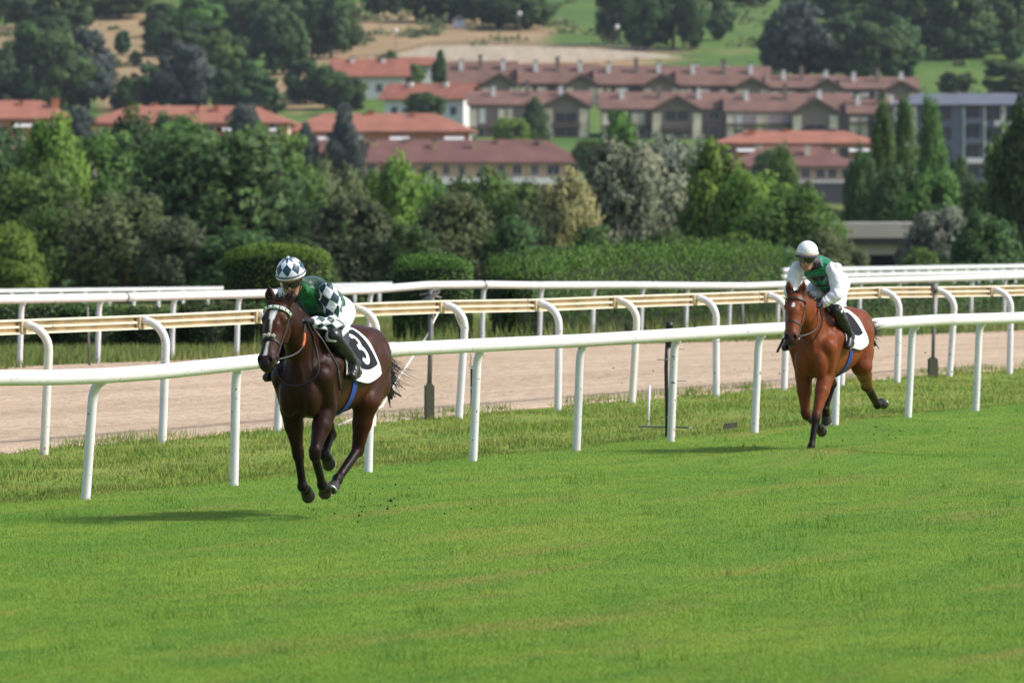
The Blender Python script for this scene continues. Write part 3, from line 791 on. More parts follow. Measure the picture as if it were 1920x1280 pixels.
def wood_mass(name, label, n, D0, D1, leaf, colour, topf, seed):
    r = np.random.RandomState(seed); D = r.uniform(D0, D1, n); px = r.uniform(-60, 1980, n)
    X = (px - 960) / F * D; lump = vnoise(px / 38, D / 22, seed) * .5 + .35 * vnoise(px / 13, D / 9, seed + 1)
    g_ = gz(X, D); top = H - (topf(px) - HY) / F * D; hgt = np.maximum(.8, (top - g_) * (.80 + .28 * lump)); zf = r.uniform(0, 1, n) ** .45
    P = np.stack([X, D, g_ + hgt * zf], -1)
    nr = r.normal(size=(n, 3)) * .7 + np.array([0, -.45, .55]); nr /= np.linalg.norm(nr, axis=1)[:, None]
    t1 = np.cross(nr, r.normal(size=(n, 3))); t1 /= np.linalg.norm(t1, axis=1)[:, None]; t2 = np.cross(nr, t1); s = (leaf * r.uniform(.5, 1.4, n))[:, None]
    V = np.stack([P - t1 * s, P - t2 * s * .6, P + t1 * s, P + t2 * s * .6], 1).reshape(-1, 3)
    me = npmesh(name, V, quads=np.arange(4 * n).reshape(-1, 4), mats=[LEAF[colour]]); add_attr(me, 'tone', np.repeat(np.clip(.45 + .4 * lump + r.normal(0, .15, n), 0, 1), 4))
    a_ = me.attributes.new('face_out', 'FLOAT_VECTOR', 'POINT'); a_.data.foreach_set('vector', np.repeat(nr, 4, 0).astype(np.float32).ravel())
    o = link(name, me); tag(o, label, 'undergrowth', kind='stuff'); return o
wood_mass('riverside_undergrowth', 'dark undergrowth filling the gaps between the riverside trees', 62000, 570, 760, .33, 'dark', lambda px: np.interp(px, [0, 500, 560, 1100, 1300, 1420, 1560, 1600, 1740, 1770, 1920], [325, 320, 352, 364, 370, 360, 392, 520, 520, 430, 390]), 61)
wood_mass('infield_scrub', 'low scrub along the far edge of the infield', 34000, 330, 400, .22, 'dark', lambda px: np.interp(px, [0, 400, 900, 1480, 1560, 1600, 1730, 1780, 1920], [455, 455, 445, 445, 480, 506, 506, 480, 470]), 62)
wood_mass('valley_thicket', 'far thicket below the houses, seen between the riverside trees', 30000, 820, 1010, .55, 'dark', lambda px: np.interp(px, [0, 500, 1000, 1400, 1600, 1920], [345, 348, 368, 384, 388, 380]), 63)
# trees standing among the houses
TOWN = [
 (645,205,345,95,1150,'cone','blue','blue grey conifer before the long brown roof'),
 (575,235,330,70,1150,'cone','blue','smaller blue grey conifer left of the tall one, by the long brown roof'),
 (457,200,290,75,1200,'oval','blue','grey tree before the right end of the long orange roof'),
 (150,205,285,60,1220,'oval','blue','grey tree between the two orange roofed buildings at left'),
 (320,218,300,90,1190,'oval','mid','green tree before the middle of the long orange roof'),
 (205,245,300,90,1180,'oval','mid','green tree before the left end of the long orange roof'),
 (1000,188,282,82,1330,'cone','dark','dark conical tree before the lower row of timber houses'),
 (962,226,285,70,1300,'round','bright','bright green small tree left of the dark conical tree'),
 (1110,262,330,70,1200,'round','mid','green tree at the right end of the long brown roof'),
 (730,98,172,58,1530,'oval','dark','dark tree between the white houses and the timber row'),
 (770,120,165,60,1530,'round','mid','low green tree behind the small white chalet'),
 (826,98,160,42,1540,'cone','dark','slim dark tree left of the upper timber row'),
 (795,176,228,80,1395,'round','dark','rounded dark tree in front of the small white chalet'),
 (935,138,182,52,1500,'round','olive','olive tree in front of the first upper timber house'),
 (650,150,215,70,1470,'round','dark','dark bush below the white house on the slope'),
 (1440,285,350,60,1180,'oval','mid','green slim tree left of the lower right brown roof'),
]
for (px, yt, yb, w, D, sh, co, lab) in TOWN:
    tree('garden_tree', px, yt, yb, w, D, sh, co, lab, 'mid', 'trees among the houses', ground=False)
# --- trees on the hillside: rows given as zone -> list of (px, top, base, width, colour, shape)
HILL = {
 'the clump at the hillside left edge': [(5,100,205,80,'hill','oval'),(30,75,200,75,'dark','oval'),(85,60,215,110,'dark','round'),(130,75,205,90,'hill','oval'),(165,62,205,85,'blue','oval'),(95,15,75,70,'hill','oval'),(45,-5,55,60,'hill','oval'),(125,-20,60,110,'hill','round'),(8,-10,50,40,'hill','round'),(60,45,90,45,'hill','cone'),(90,40,95,50,'hill','oval')],
 'the wood left of the dry slope': [(230,56,104,28,'hill','oval'),(254,94,124,20,'hill','oval'),(300,4,70,60,'hill','oval'),(297,45,106,48,'hill','round'),(235,145,210,60,'hill','cone'),(283,130,205,75,'hill','round'),(335,60,125,75,'hill','round'),(350,95,210,90,'blue','round'),(372,-2,75,85,'mid','round'),(380,45,110,70,'hill','round'),(412,62,150,75,'mid','oval'),(425,-10,60,80,'hill','oval'),(455,70,130,50,'hill','oval'),(470,118,215,80,'hill','cone'),(430,135,215,60,'hill','round'),(480,-5,110,85,'hill','oval'),(515,15,140,80,'hill','oval'),(545,20,140,60,'dark','oval'),(560,-15,80,70,'dark','round'),(585,10,110,70,'dark','round'),(620,-10,110,75,'hill','oval'),(645,-5,100,50,'dark','oval'),(572,120,195,70,'hill','round'),(612,130,205,70,'dark','round'),(225,-25,35,110,'dark','round'),(505,150,218,60,'hill','cone')],
 'the line atop the dry slope': [(720,-30,34,60,'hill','round'),(800,-30,42,75,'dark','round'),(845,-30,42,80,'hill','broad'),(935,-15,52,90,'dark','round'),(985,-12,56,80,'dark','round'),(890,-30,45,60,'hill','round'),(765,-40,20,60,'hill','round')],
 'the group above the stone wall': [(1160,-20,85,75,'dark','round'),(1210,-25,95,85,'hill','round'),(1262,-20,92,85,'dark','round'),(1295,-10,95,50,'dark','oval'),(1350,4,76,50,'hill','oval'),(1330,-30,15,90,'dark','round'),(1410,-40,12,80,'dark','round')],
 'the wood above the rightmost timber houses': [(1455,42,140,60,'hill','round'),(1505,18,150,110,'blue','round'),(1560,45,150,80,'hill','round'),(1600,42,150,80,'hill','round'),(1640,48,158,95,'dark','round'),(1690,36,150,75,'hill','oval'),(1515,-30,40,80,'hill','round'),(1575,-20,50,90,'hill','round'),(1630,-30,48,90,'hill','round')],
 'the upper right wood': [(1690,-20,75,90,'hill','round'),(1740,-15,100,90,'hill','round'),(1790,-20,112,100,'dark','round'),(1840,-10,100,90,'hill','round'),(1895,-15,100,80,'dark','round'),(1900,55,115,40,'dark','oval'),(1790,138,180,60,'dark','round'),(1888,118,182,85,'dark','round'),(1830,50,110,70,'hill','round')],
}
CN = {'hill': 'green', 'dark': 'dark green', 'blue': 'blue green', 'mid': 'lighter green'}
for zone, lst in HILL.items():
    for k, (px, yt, yb, w, co, sh) in enumerate(sorted(lst)):
        D = hill_D(yb, px) if yb > -50 else 1900
        tree('hillside_tree', px, yt, yb, w * (1.28 if 'left of the dry' in zone else 1.22), D, sh, co, f"{CN[co]} tree, {ORD[k]} from left in {zone}" if k < 23 else f"{CN[co]} tree, {['last','last but one','last but two','last but three'][len(lst)-1-k]} in {zone}", 'far', 'trees on the hillside', ground=False)

rs_ = np.random.RandomState(77); P_ = []; T_ = []
for _ in range(330):
    px_, py_ = rs_.uniform(-40, 1960), rs_.uniform(-30, 210)
    if 640 < px_ < 1720 and py_ > 95: continue
    D_ = hill_D(py_, px_); X_ = (px_ - 960) / F * D_; nn_ = rs_.randint(25, 70); rad_ = rs_.uniform(.6, 2.2)
    q_ = rs_.normal(0, 1, (nn_, 3)) * np.array([rad_, rad_, rad_ * .55]); q_[:, 2] = np.abs(q_[:, 2]); q_ += [X_, D_, float(gz(X_, D_))]; P_.append(q_); T_.append(np.clip(rs_.normal(rs_.uniform(.2, .8), .15, nn_), 0, 1))
P_ = np.concatenate(P_); T_ = np.concatenate(T_); n_ = len(P_)
nr_ = rs_.normal(size=(n_, 3)) * .6 + [0, -.4, .7]; nr_ /= np.linalg.norm(nr_, axis=1)[:, None]; t1_ = np.cross(nr_, rs_.normal(size=(n_, 3))); t1_ /= np.linalg.norm(t1_, axis=1)[:, None]; t2_ = np.cross(nr_, t1_); s_ = rs_.uniform(.3, .8, n_)[:, None]
me = npmesh('hillside_scrub', np.stack([P_ - t1_ * s_, P_ - t2_ * s_ * .6, P_ + t1_ * s_, P_ + t2_ * s_ * .6], 1).reshape(-1, 3), quads=np.arange(4 * n_).reshape(-1, 4), mats=[LEAF['olive']]); add_attr(me, 'tone', np.repeat(T_, 4))
a_ = me.attributes.new('face_out', 'FLOAT_VECTOR', 'POINT'); a_.data.foreach_set('vector', np.repeat(nr_, 4, 0).astype(np.float32).ravel())
tag(link('hillside_scrub', me), 'low scrub scattered over the meadows of the hillside', 'scrub', kind='stuff')

# ================================================================== hedges
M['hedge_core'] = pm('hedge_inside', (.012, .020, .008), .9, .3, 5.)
LEAF['hedge'] = leaf_mat('leaves_clipped_hedge', (.030, .078, .012), (.100, .195, .026), .15)
LEAF['hedge_bright'] = leaf_mat('leaves_bright_clipped_hedge', (.050, .125, .016), (.140, .265, .032), .2)
LEAF['hedge_dark'] = leaf_mat('leaves_dark_hedge', (.032, .066, .015), (.080, .135, .027), .15)
def hedge(pts, half, zb, zt, label, colour='hedge', leaf=.030, dens=700, rough=.05, sprout=.0, seed=1, wild=0.0):
    """rounded clipped hedge along plan points; real leaves over a solid twiggy inside"""
    r = np.random.RandomState(seed)
    pts = [np.array(p, float) for p in pts]
    o = empty('hedge', (pts[0][0], pts[0][1], zb[0])); tag(o, label, 'hedge')
    seg = [np.linalg.norm(b - a) for a, b in zip(pts[:-1], pts[1:])]; L = np.concatenate([[0], np.cumsum(seg)])
    P2 = np.array(pts)
    def frame(s):
        x = np.interp(s, L, P2[:, 0]); y = np.interp(s, L, P2[:, 1]); e = 1e-2 * L[-1]
        dx = np.interp(s + e, L, P2[:, 0]) - np.interp(s - e, L, P2[:, 0]); dy = np.interp(s + e, L, P2[:, 1]) - np.interp(s - e, L, P2[:, 1])
        n = np.hypot(dx, dy) + 1e-9; return x, y, dx / n, dy / n
    def surf(s, th, k):
        """s along, th 0..1 from near foot over the top to far foot; k scales towards the middle"""
        b = np.interp(s, L, zb); t = np.interp(s, L, zt); h = t - b
        a = (th - .5) * 2
        sx = np.sign(a) * np.minimum(1, np.abs(a) * 2.2); w = np.minimum(1, (1.0 - np.abs(a)) * 2.4)
        # rounded shoulders
        cx = np.sign(a) * (np.abs(sx) ** 1) * half * (.80 + .20 * np.clip(w * 1.3, 0, 1)); hz = h * np.clip(w, 0, 1) ** .8
        end = np.clip(np.minimum(s, L[-1] - s) / (half * .9), 0, 1); endf = np.sqrt(np.clip(1 - (1 - end) ** 2, 0, 1))
        cx = cx * (.25 + .75 * endf); hz = hz * (.86 + .14 * endf)
        wob = 1 + rough * vnoise(s * 2.3, th * 9, seed + 5)
        x, y, dx, dy = frame(s)
        return np.stack([x - dy * cx * k * wob, y + dx * cx * k * wob, b + hz * (k if np.isscalar(k) else k) * wob], -1)
    ns, nt_ = max(12, int(L[-1] / .35)), 18
    S, T = np.meshgrid(np.linspace(0, L[-1], ns), np.linspace(0, 1, nt_), indexing='ij')
    V = surf(S.ravel(), T.ravel(), .90); idx = np.arange(ns * nt_).reshape(ns, nt_)
    q = np.stack([idx[:-1, :-1], idx[1:, :-1], idx[1:, 1:], idx[:-1, 1:]], -1).reshape(-1, 4)
    org = np.array(o.location)
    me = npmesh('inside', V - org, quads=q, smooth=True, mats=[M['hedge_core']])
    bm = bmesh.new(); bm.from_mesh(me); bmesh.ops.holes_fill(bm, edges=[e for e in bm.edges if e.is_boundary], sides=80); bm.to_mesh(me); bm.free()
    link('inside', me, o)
    hm = float(np.mean(np.array(zt) - np.array(zb))); n = int(dens * L[-1] * (2 * hm + 2 * half))
    s = r.uniform(0, L[-1], n); th = r.uniform(0, 1, n)
    # ends get leaves as well
    ne = int(n * .12 * min(1, 6 * half / L[-1])); s[:ne] = np.where(r.uniform(0, 1, ne) < .5, r.uniform(0, .06 * half, ne), L[-1] - r.uniform(0, .06 * half, ne))
    k = r.uniform(.86, 1.03, n); k[:ne] = r.uniform(0, 1, ne) ** .6
    P = surf(s, th, k)
    P[:, 2] += sprout * np.abs(r.normal(0, 1, n)) * (np.abs(th - .5) < .24)
    nrm = r.normal(size=(n, 3)) * .8; nrm[:, 2] += .6; nrm[:, 1] -= .35; nrm /= np.linalg.norm(nrm, axis=1)[:, None]
    t1 = np.cross(nrm, r.normal(size=(n, 3))); t1 /= np.linalg.norm(t1, axis=1)[:, None]; t2 = np.cross(nrm, t1)
    if wild: t1 = t1 * (1 - wild) + np.array([0, 0, 1.]) * wild; t1 /= np.linalg.norm(t1, axis=1)[:, None]
    sz = (leaf * r.uniform(.6, 1.4, n))[:, None]; asp = .55 if not wild else .35
    V = np.stack([P - t1 * sz, P - t2 * sz * asp, P + t1 * sz, P + t2 * sz * asp], 1).reshape(-1, 3)
    me = npmesh('leaves', V - org, quads=np.arange(4 * n).reshape(-1, 4), mats=[LEAF[colour]])
    tone = np.clip(.5 + .28 * vnoise(s * 1.7, th * 7, seed) + r.normal(0, .18, n), 0, 1)
    add_attr(me, 'tone', np.repeat(tone, 4))
    cx_, cy_, _, _ = frame(np.clip(s, half * .6, L[-1] - half * .6)); fo = P - np.stack([cx_, cy_, np.interp(s, L, zb) + .45 * hm], -1); fo[:, 2] *= 1.3; fo /= np.linalg.norm(fo, axis=1)[:, None] + 1e-6
    fo = fo + nrm * .55; fo /= np.linalg.norm(fo, axis=1)[:, None]
    a_ = me.attributes.new('face_out', 'FLOAT_VECTOR', 'POINT'); a_.data.foreach_set('vector', np.repeat(fo, 4, 0).astype(np.float32).ravel())
    link('leaves', me, o); return o
def zline(px, y, D): return at(px, y, D).z
def hz_pts(pxs, Ds): return [((px - 960) / F * D, D) for px, D in zip(pxs, Ds)]
gzs = lambda pts: [float(gz(x, y)) - .05 for x, y in pts]
p = hz_pts((420, 620), (150, 150)); hedge(p, 1.0, gzs(p), [zline(424, 461, 150), zline(616, 464, 150)], 'clipped box hedge with rounded corners behind the first jockey', seed=21, leaf=.026, dens=1300, rough=.03, colour='hedge_bright')
p = hz_pts((737, 886), (146, 146)); hedge(p, .8, gzs(p), [zline(737, 482, 146), zline(884, 484, 146)], 'smaller clipped hedge behind the dark pole left of the long hedge', seed=22, leaf=.028, dens=1100, rough=.06, sprout=.03)
p = hz_pts((957, 1010, 1130, 1270, 1360, 1426), (150, 152, 158, 164, 169, 173))
hedge(p, .62, gzs(p), [zline(900, 508, 150), zline(1000, 490, 152), zline(1150, 478, 158), zline(1300, 472, 164), zline(1400, 471, 169), zline(1474, 477, 173)], 'long tall leafy hedge behind the far rail at centre right', seed=23, leaf=.045, dens=520, rough=.06, sprout=.10, wild=.5)
for k, (xa, xb, yt, lab) in enumerate(((-60, 118, 571, 'low dark hedge at the left edge under the far rail'), (122, 262, 574, 'second low dark hedge from the left under the far rail'), (266, 352, 580, 'third low dark hedge from the left under the far rail'), (358, 442, 572, 'short square low hedge just left of the first horse'), (470, 560, 574, 'low hedge half hidden behind the first jockey'))):
    p = hz_pts((xa, xb), (136, 137)); hedge(p, .45, gzs(p), [zline(xa, yt, 136), zline(xb, yt + 2, 137)], lab, 'hedge_dark', seed=30 + k, leaf=.034, dens=620, rough=.10, sprout=.03)
p = hz_pts((1480, 1640, 1900, 1990), (186, 195, 214, 221)); hedge(p, .5, gzs(p), [zline(1480, 545, 186) - .1, zline(1640, 540, 195), zline(1900, 540, 214), zline(1990, 540, 221)], 'low dark hedge seen between the far rails at the right', 'hedge_dark', seed=41, leaf=.05, dens=240, rough=.12, sprout=.04)

# ================================================================== houses
M['tile_red'] = pm('red_roof_tiles', (.26, .100, .066), .85, .22, .35, bump=.05, bscale=1.2)
M['tile_orange'] = pm('orange_roof_tiles', (.30, .122, .080), .85, .18, .3, bump=.05, bscale=1.2)
M['tile_brown'] = pm('brown_roof_tiles', (.172, .096, .074), .85, .22, .3, bump=.05, bscale=1.2)
M['tile_plum'] = pm('dark_red_roof_tiles', (.150, .072, .060), .85, .2, .3, bump=.05, bscale=1.2)
M['slate'] = pm('grey_metal_roof', (.115, .125, .15), .6, .12, .3)
M['w_white'] = pm('white_render', (.74, .73, .70), .9, .06, .4)
M['w_cream'] = pm('cream_render', (.62, .54, .40), .9, .08, .4)
M['w_orange'] = pm('orange_render', (.48, .19, .095), .9, .10, .4)
M['w_tan'] = pm('tan_brick', (.45, .31, .19), .9, .12, .7)
M['w_stone'] = pm('beige_stone_pier', (.72, .62, .47), .9, .15, 1.2, bump=.03)
M['w_timber'] = pm('dark_timber_wall', (.110, .078, .063), .85, .2, .8)
M['w_mauve'] = pm('dull_brown_render', (.235, .185, .155), .9, .1, .5)
M['w_pink'] = pm('pale_pink_render', (.50, .38, .36), .9, .08, .5)
M['w_grey'] = pm('blue_grey_panel', (.135, .155, .20), .7, .08, .3)
M['w_red'] = pm('red_render', (.35, .05, .05), .8, .1, .4)
M['w_dark'] = pm('dark_retaining_wall', (.075, .075, .085), .9, .15, .3)
M['glass_far'] = pm('dark_window_glass', (.035, .042, .052), .12, .2, .8, spec=.6)
M['frame_far'] = pm('window_frame_paint', (.55, .53, .50), .6, .1, 1.)
M['awning'] = pm('white_awning_cloth', (.72, .70, .68), .8, .05, 1.)
M['wall_stone'] = pm('stone_retaining_wall', (.66, .58, .47), .95, .14, .5, bump=.06)
M['bridge_c'] = pm('bridge_concrete', (.34, .31, .28), .9, .12, .3)

win_cache = {}
def window(parent, x, z, y, w, h, glass=None, frame='frame_far'):
    """a window set into a front wall at local (x, y, z), facing -y"""
    key = (round(w, 1), round(h, 1), frame)
    if key not in win_cache:
        w_, h_ = max(.3, round(w, 1)), max(.3, round(h, 1))
        a = MB().box(-w_/2, w_/2, -.04, .10, 0, h_).mesh('pane', M['glass_far'])
        t = .09; f = MB(); f.box(-w_/2 - t, -w_/2, -.10, .10, -t, h_ + t); f.box(w_/2, w_/2 + t, -.10, .10, -t, h_ + t)
        f.box(-w_/2, w_/2, -.10, .10, -t, 0); f.box(-w_/2, w_/2, -.10, .10, h_, h_ + t); f.box(-.03, .03, -.07, -.04, 0, h_)
        win_cache[key] = (a, f.mesh('frame', M[frame]))
    a, f = win_cache[key]
    o = link('window', a, parent); o.location = (x, y, z)
    link('frame', f, o); return o

def roof_hip(L, W, z0, rise, over, hip=.9):
    """hipped roof over a L x W plan centred on x, front at y=0"""
    x0, x1, y0, y1 = -L/2 - over, L/2 + over, -over, W + over; yc = W / 2; hx = min(L / 2, (W / 2 + over) * hip)
    t = .18
    top = [(x0,y0,z0),(x1,y0,z0),(x1,y1,z0),(x0,y1,z0),(x0+hx,yc,z0+rise),(x1-hx,yc,z0+rise)]
    bot = [(x,y,z0-t) for x,y in ((x0,y0),(x1,y0),(x1,y1),(x0,y1))]
    return MB().poly(top + bot, [(0,1,5,4),(1,2,5),(2,3,4,5),(3,0,4),(6,9,8,7),(0,6,7,1),(1,7,8,2),(2,8,9,3),(3,9,6,0)])
def roof_gable_x(L, W, z0, rise, over):
    x0, x1, y0, y1 = -L/2 - over, L/2 + over, -over, W + over; yc = W / 2; t = .2
    a = [(x0,y0,z0),(x0,yc,z0+rise),(x0,y1,z0),(x1,y0,z0),(x1,yc,z0+rise),(x1,y1,z0)]
    b = [(x,y,z-t) for x,y,z in a]
    return MB().poly(a + b, [(0,3,4,1),(1,4,5,2),(6,7,10,9),(7,8,11,10),(0,6,9,3),(2,5,11,8),(0,1,7,6),(1,2,8,7),(3,9,10,4),(4,10,11,5)])
def roof_gable_y(xc, L, y0, y1, z0, rise, over):
    x0, x1 = xc - L/2 - over, xc + L/2 + over; t = .22
    a = [(x0,y0,z0),(xc,y0,z0+rise),(x1,y0,z0),(x0,y1,z0),(xc,y1,z0+rise),(x1,y1,z0)]
    b = [(x,y,z-t) for x,y,z in a]
    return MB().poly(a + b, [(0,1,4,3),(1,2,5,4),(6,9,10,7),(7,10,11,8),(0,6,7,1),(1,7,8,2),(3,4,10,9),(4,5,11,10),(0,3,9,6),(2,8,11,5)])
def gable_wall(xc, L, y, z0, rise):
    return MB().poly([(xc-L/2,y,z0),(xc+L/2,y,z0),(xc,y,z0+rise),(xc-L/2,y+.3,z0),(xc+L/2,y+.3,z0),(xc,y+.3,z0+rise)], [(0,1,2),(3,5,4),(0,3,4,1),(1,4,5,2),(2,5,3,0)])
def site(name, label, xl, xr, ybase, D, yaw=0.0):
    c = at((xl + xr) / 2, ybase, D); o = empty(name, c, math.radians(yaw)); tag(o, label, 'building')
    return o, (xr - xl) / F * D, F / D
def chimney(par, x, y, z, h=1.6, w=.7, mat='w_white', capm='w_timber'):
    MB().box(x-w/2, x+w/2, y-w/2, y+w/2, z-1.2, z+h).build('chimney', M[mat], par)
    MB().box(x-w/2-.1, x+w/2+.1, y-w/2-.1, y+w/2+.1, z+h+.005, z+h+.18).build('chimney_cap', M[capm], par)

def long_block(label, xl, xr, ybase, yeave, yridge, D, roof, wall, yaw=0, W=11., floors=1, winrow=None, band=None, nchim=4, chim='w_white', over=.9, hip=.9, upper=None, awn=0, balc=None, seed=0):
    r = random.Random(seed + int(xl))
    o, L, s = site('apartment_building', label, xl, xr, ybase, D, yaw)
    he = (ybase - yeave) / s; rise = (yeave - yridge) / s
    MB().box(-L/2, L/2, 0, W, -3, he - .2).build('wall', M[wall], o)
    rf = roof_hip(L, W, he, rise, over, hip).build('roof', M[roof], o)
    if upper:
        MB().box(-L/2 - .02, L/2 + .02, -.02, .3, he - 2.6, he - .22).build('upper_wall', M[upper], o)
    nwin = winrow or max(4, int(L / 3.2)); fh = he / floors
    for f in range(floors):
        for k in range(nwin):
            x = -L/2 + (k + .5) * L / nwin + r.uniform(-.3, .3)
            window(o, x, f * fh + fh * .25, -.05, r.choice((1.0, 1.3, 1.3, 1.9)), min(1.7, fh * .55))
    if band:
        MB().box(-L/2 - .3, L/2 + .3, -1.2, -.1, band[0], band[1]).build('balcony', M[balc or 'w_white'], o)
    for k in range(awn):
        x = -L/2 + (k + .6) * L / awn + r.uniform(-1, 1)
        MB().poly([(x-1.6,-.1,he-.7),(x+1.6,-.1,he-.7),(x+1.6,-1.5,he-1.3),(x-1.6,-1.5,he-1.3),(x-1.6,-.1,he-.78),(x+1.6,-.1,he-.78),(x+1.6,-1.5,he-1.38),(x-1.6,-1.5,he-1.38)],
                  [(0,3,2,1),(4,5,6,7),(3,7,6,2),(0,1,5,4),(0,4,7,3),(1,2,6,5)]).build('awning', M['awning'], o)
    for k in range(nchim):
        x = -L/2 * .8 + (k + r.uniform(.2, .8)) * L * .8 / max(1, nchim)
        chimney(rf, x, W * r.uniform(.25, .6), he + rise * .75, r.uniform(.5, 1.1), r.uniform(.6, 1.3), chim)
    return o
long_block('orange roofed apartment building at the left edge', -60, 134, 292, 222, 188, 1262, 'tile_orange', 'w_cream', 2, floors=2, upper='w_orange', awn=3, nchim=3, chim='w_orange')
long_block('brown roofed low block at the left edge below the orange roof', -60, 84, 320, 290, 253, 1215, 'tile_brown', 'w_tan', 0, nchim=2)
long_block('long orange roofed apartment building at left with hipped ends', 168, 540, 296, 230, 198, 1268, 'tile_orange', 'w_cream', -2, floors=2, upper='w_orange', awn=5, nchim=5, chim='w_orange', W=13)
long_block('orange roofed building between long orange roof and white chalet', 536, 880, 292, 246, 212, 1275, 'tile_orange', 'w_white', -2, floors=1, upper='w_orange', awn=4, nchim=3, chim='w_orange', W=13)
long_block('long brown roofed terrace with white balconies at centre', 512, 1090, 366, 304, 262, 1226, 'tile_plum', 'w_tan', 0, floors=2, band=(1.7, 2.75), nchim=8, chim='w_tan', W=12, winrow=17)
long_block('orange roofed building below the lower timber row at right', 1345, 1645, 306, 268, 245, 1266, 'tile_orange', 'w_white', 0, floors=1, upper='w_orange', awn=3, nchim=3, chim='w_orange', W=11)
long_block('brown roofed terrace on dark wall at right', 1372, 1600, 342, 311, 274, 1232, 'tile_plum', 'w_tan', 0, floors=1, band=(-.35, .3), nchim=4, chim='w_cream', W=11, winrow=9)
o, L, s = site('retaining_wall', 'dark retaining wall under the brown roofed terrace at right', 1405, 1640, 398, 1224, 0)
o['category'] = 'wall'; MB().box(-L/2, L/2, 0, 1.2, -2, (398-344)/s).build('wall_face', M['w_dark'], o)
MB().box(-L/2, L/2, -.1, 1.3, (398-344)/s, (398-344)/s+.2).build('coping', M['bridge_c'], o)

# white houses
def small_house(label, xl, xr, ybase, yeave, yridge, D, roof, wall, yaw, W, gable_left=False, nwin=3, nch=2):
    o, L, s = site('house', label, xl, xr, ybase, D, yaw)
    he = (ybase - yeave) / s; rise = (yeave - yridge) / s
    MB().box(-L/2, L/2, 0, W, -3, he - .2).build('wall', M[wall], o)
    rf = roof_gable_x(L, W, he, rise, 1.0).build('roof', M[roof], o)
    for sx in (-1, 1):
        MB().poly([(sx*L/2,0,he-.2),(sx*L/2,W,he-.2),(sx*L/2,W/2,he+rise-.3),(sx*(L/2-.3),0,he-.2),(sx*(L/2-.3),W,he-.2),(sx*(L/2-.3),W/2,he+rise-.3)],
                  [(0,1,2),(3,5,4),(0,3,4,1),(1,4,5,2),(2,5,3,0)]).build('gable_wall', M['w_timber'], o)
    for k in range(nwin): window(o, -L/2 + (k + .5) * L / nwin, he * .35, -.05, 1.1, 1.4)
    for k in range(nch): chimney(rf, -L/2 * .5 + k * L * .45, W * .4, he + rise * .85, .7, .8, 'w_white')
    return o
small_house('white house with red roof highest on the slope at left', 630, 760, 188, 143, 110, 1512, 'tile_red', 'w_white', 4, 9, nwin=4)
small_house('white chalet with red roof and timber gable, half behind a rounded tree', 718, 872, 232, 186, 156, 1425, 'tile_red', 'w_white', -16, 10, nwin=4, nch=2)
o, L, s = site('house', 'small red roofed house between dark trees above the white chalet', 752, 810, 150, 1545, 3)
MB().box(-L/2, L/2, 0, 8, -3, 2.6).build('wall', M['w_white'], o); roof_gable_x(L, 8, 2.9, 1.6, .8).build('roof', M['tile_red'], o)
for k in range(2): window(o, -1.3 + 2.6 * k, .9, -.05, 1., 1.3)

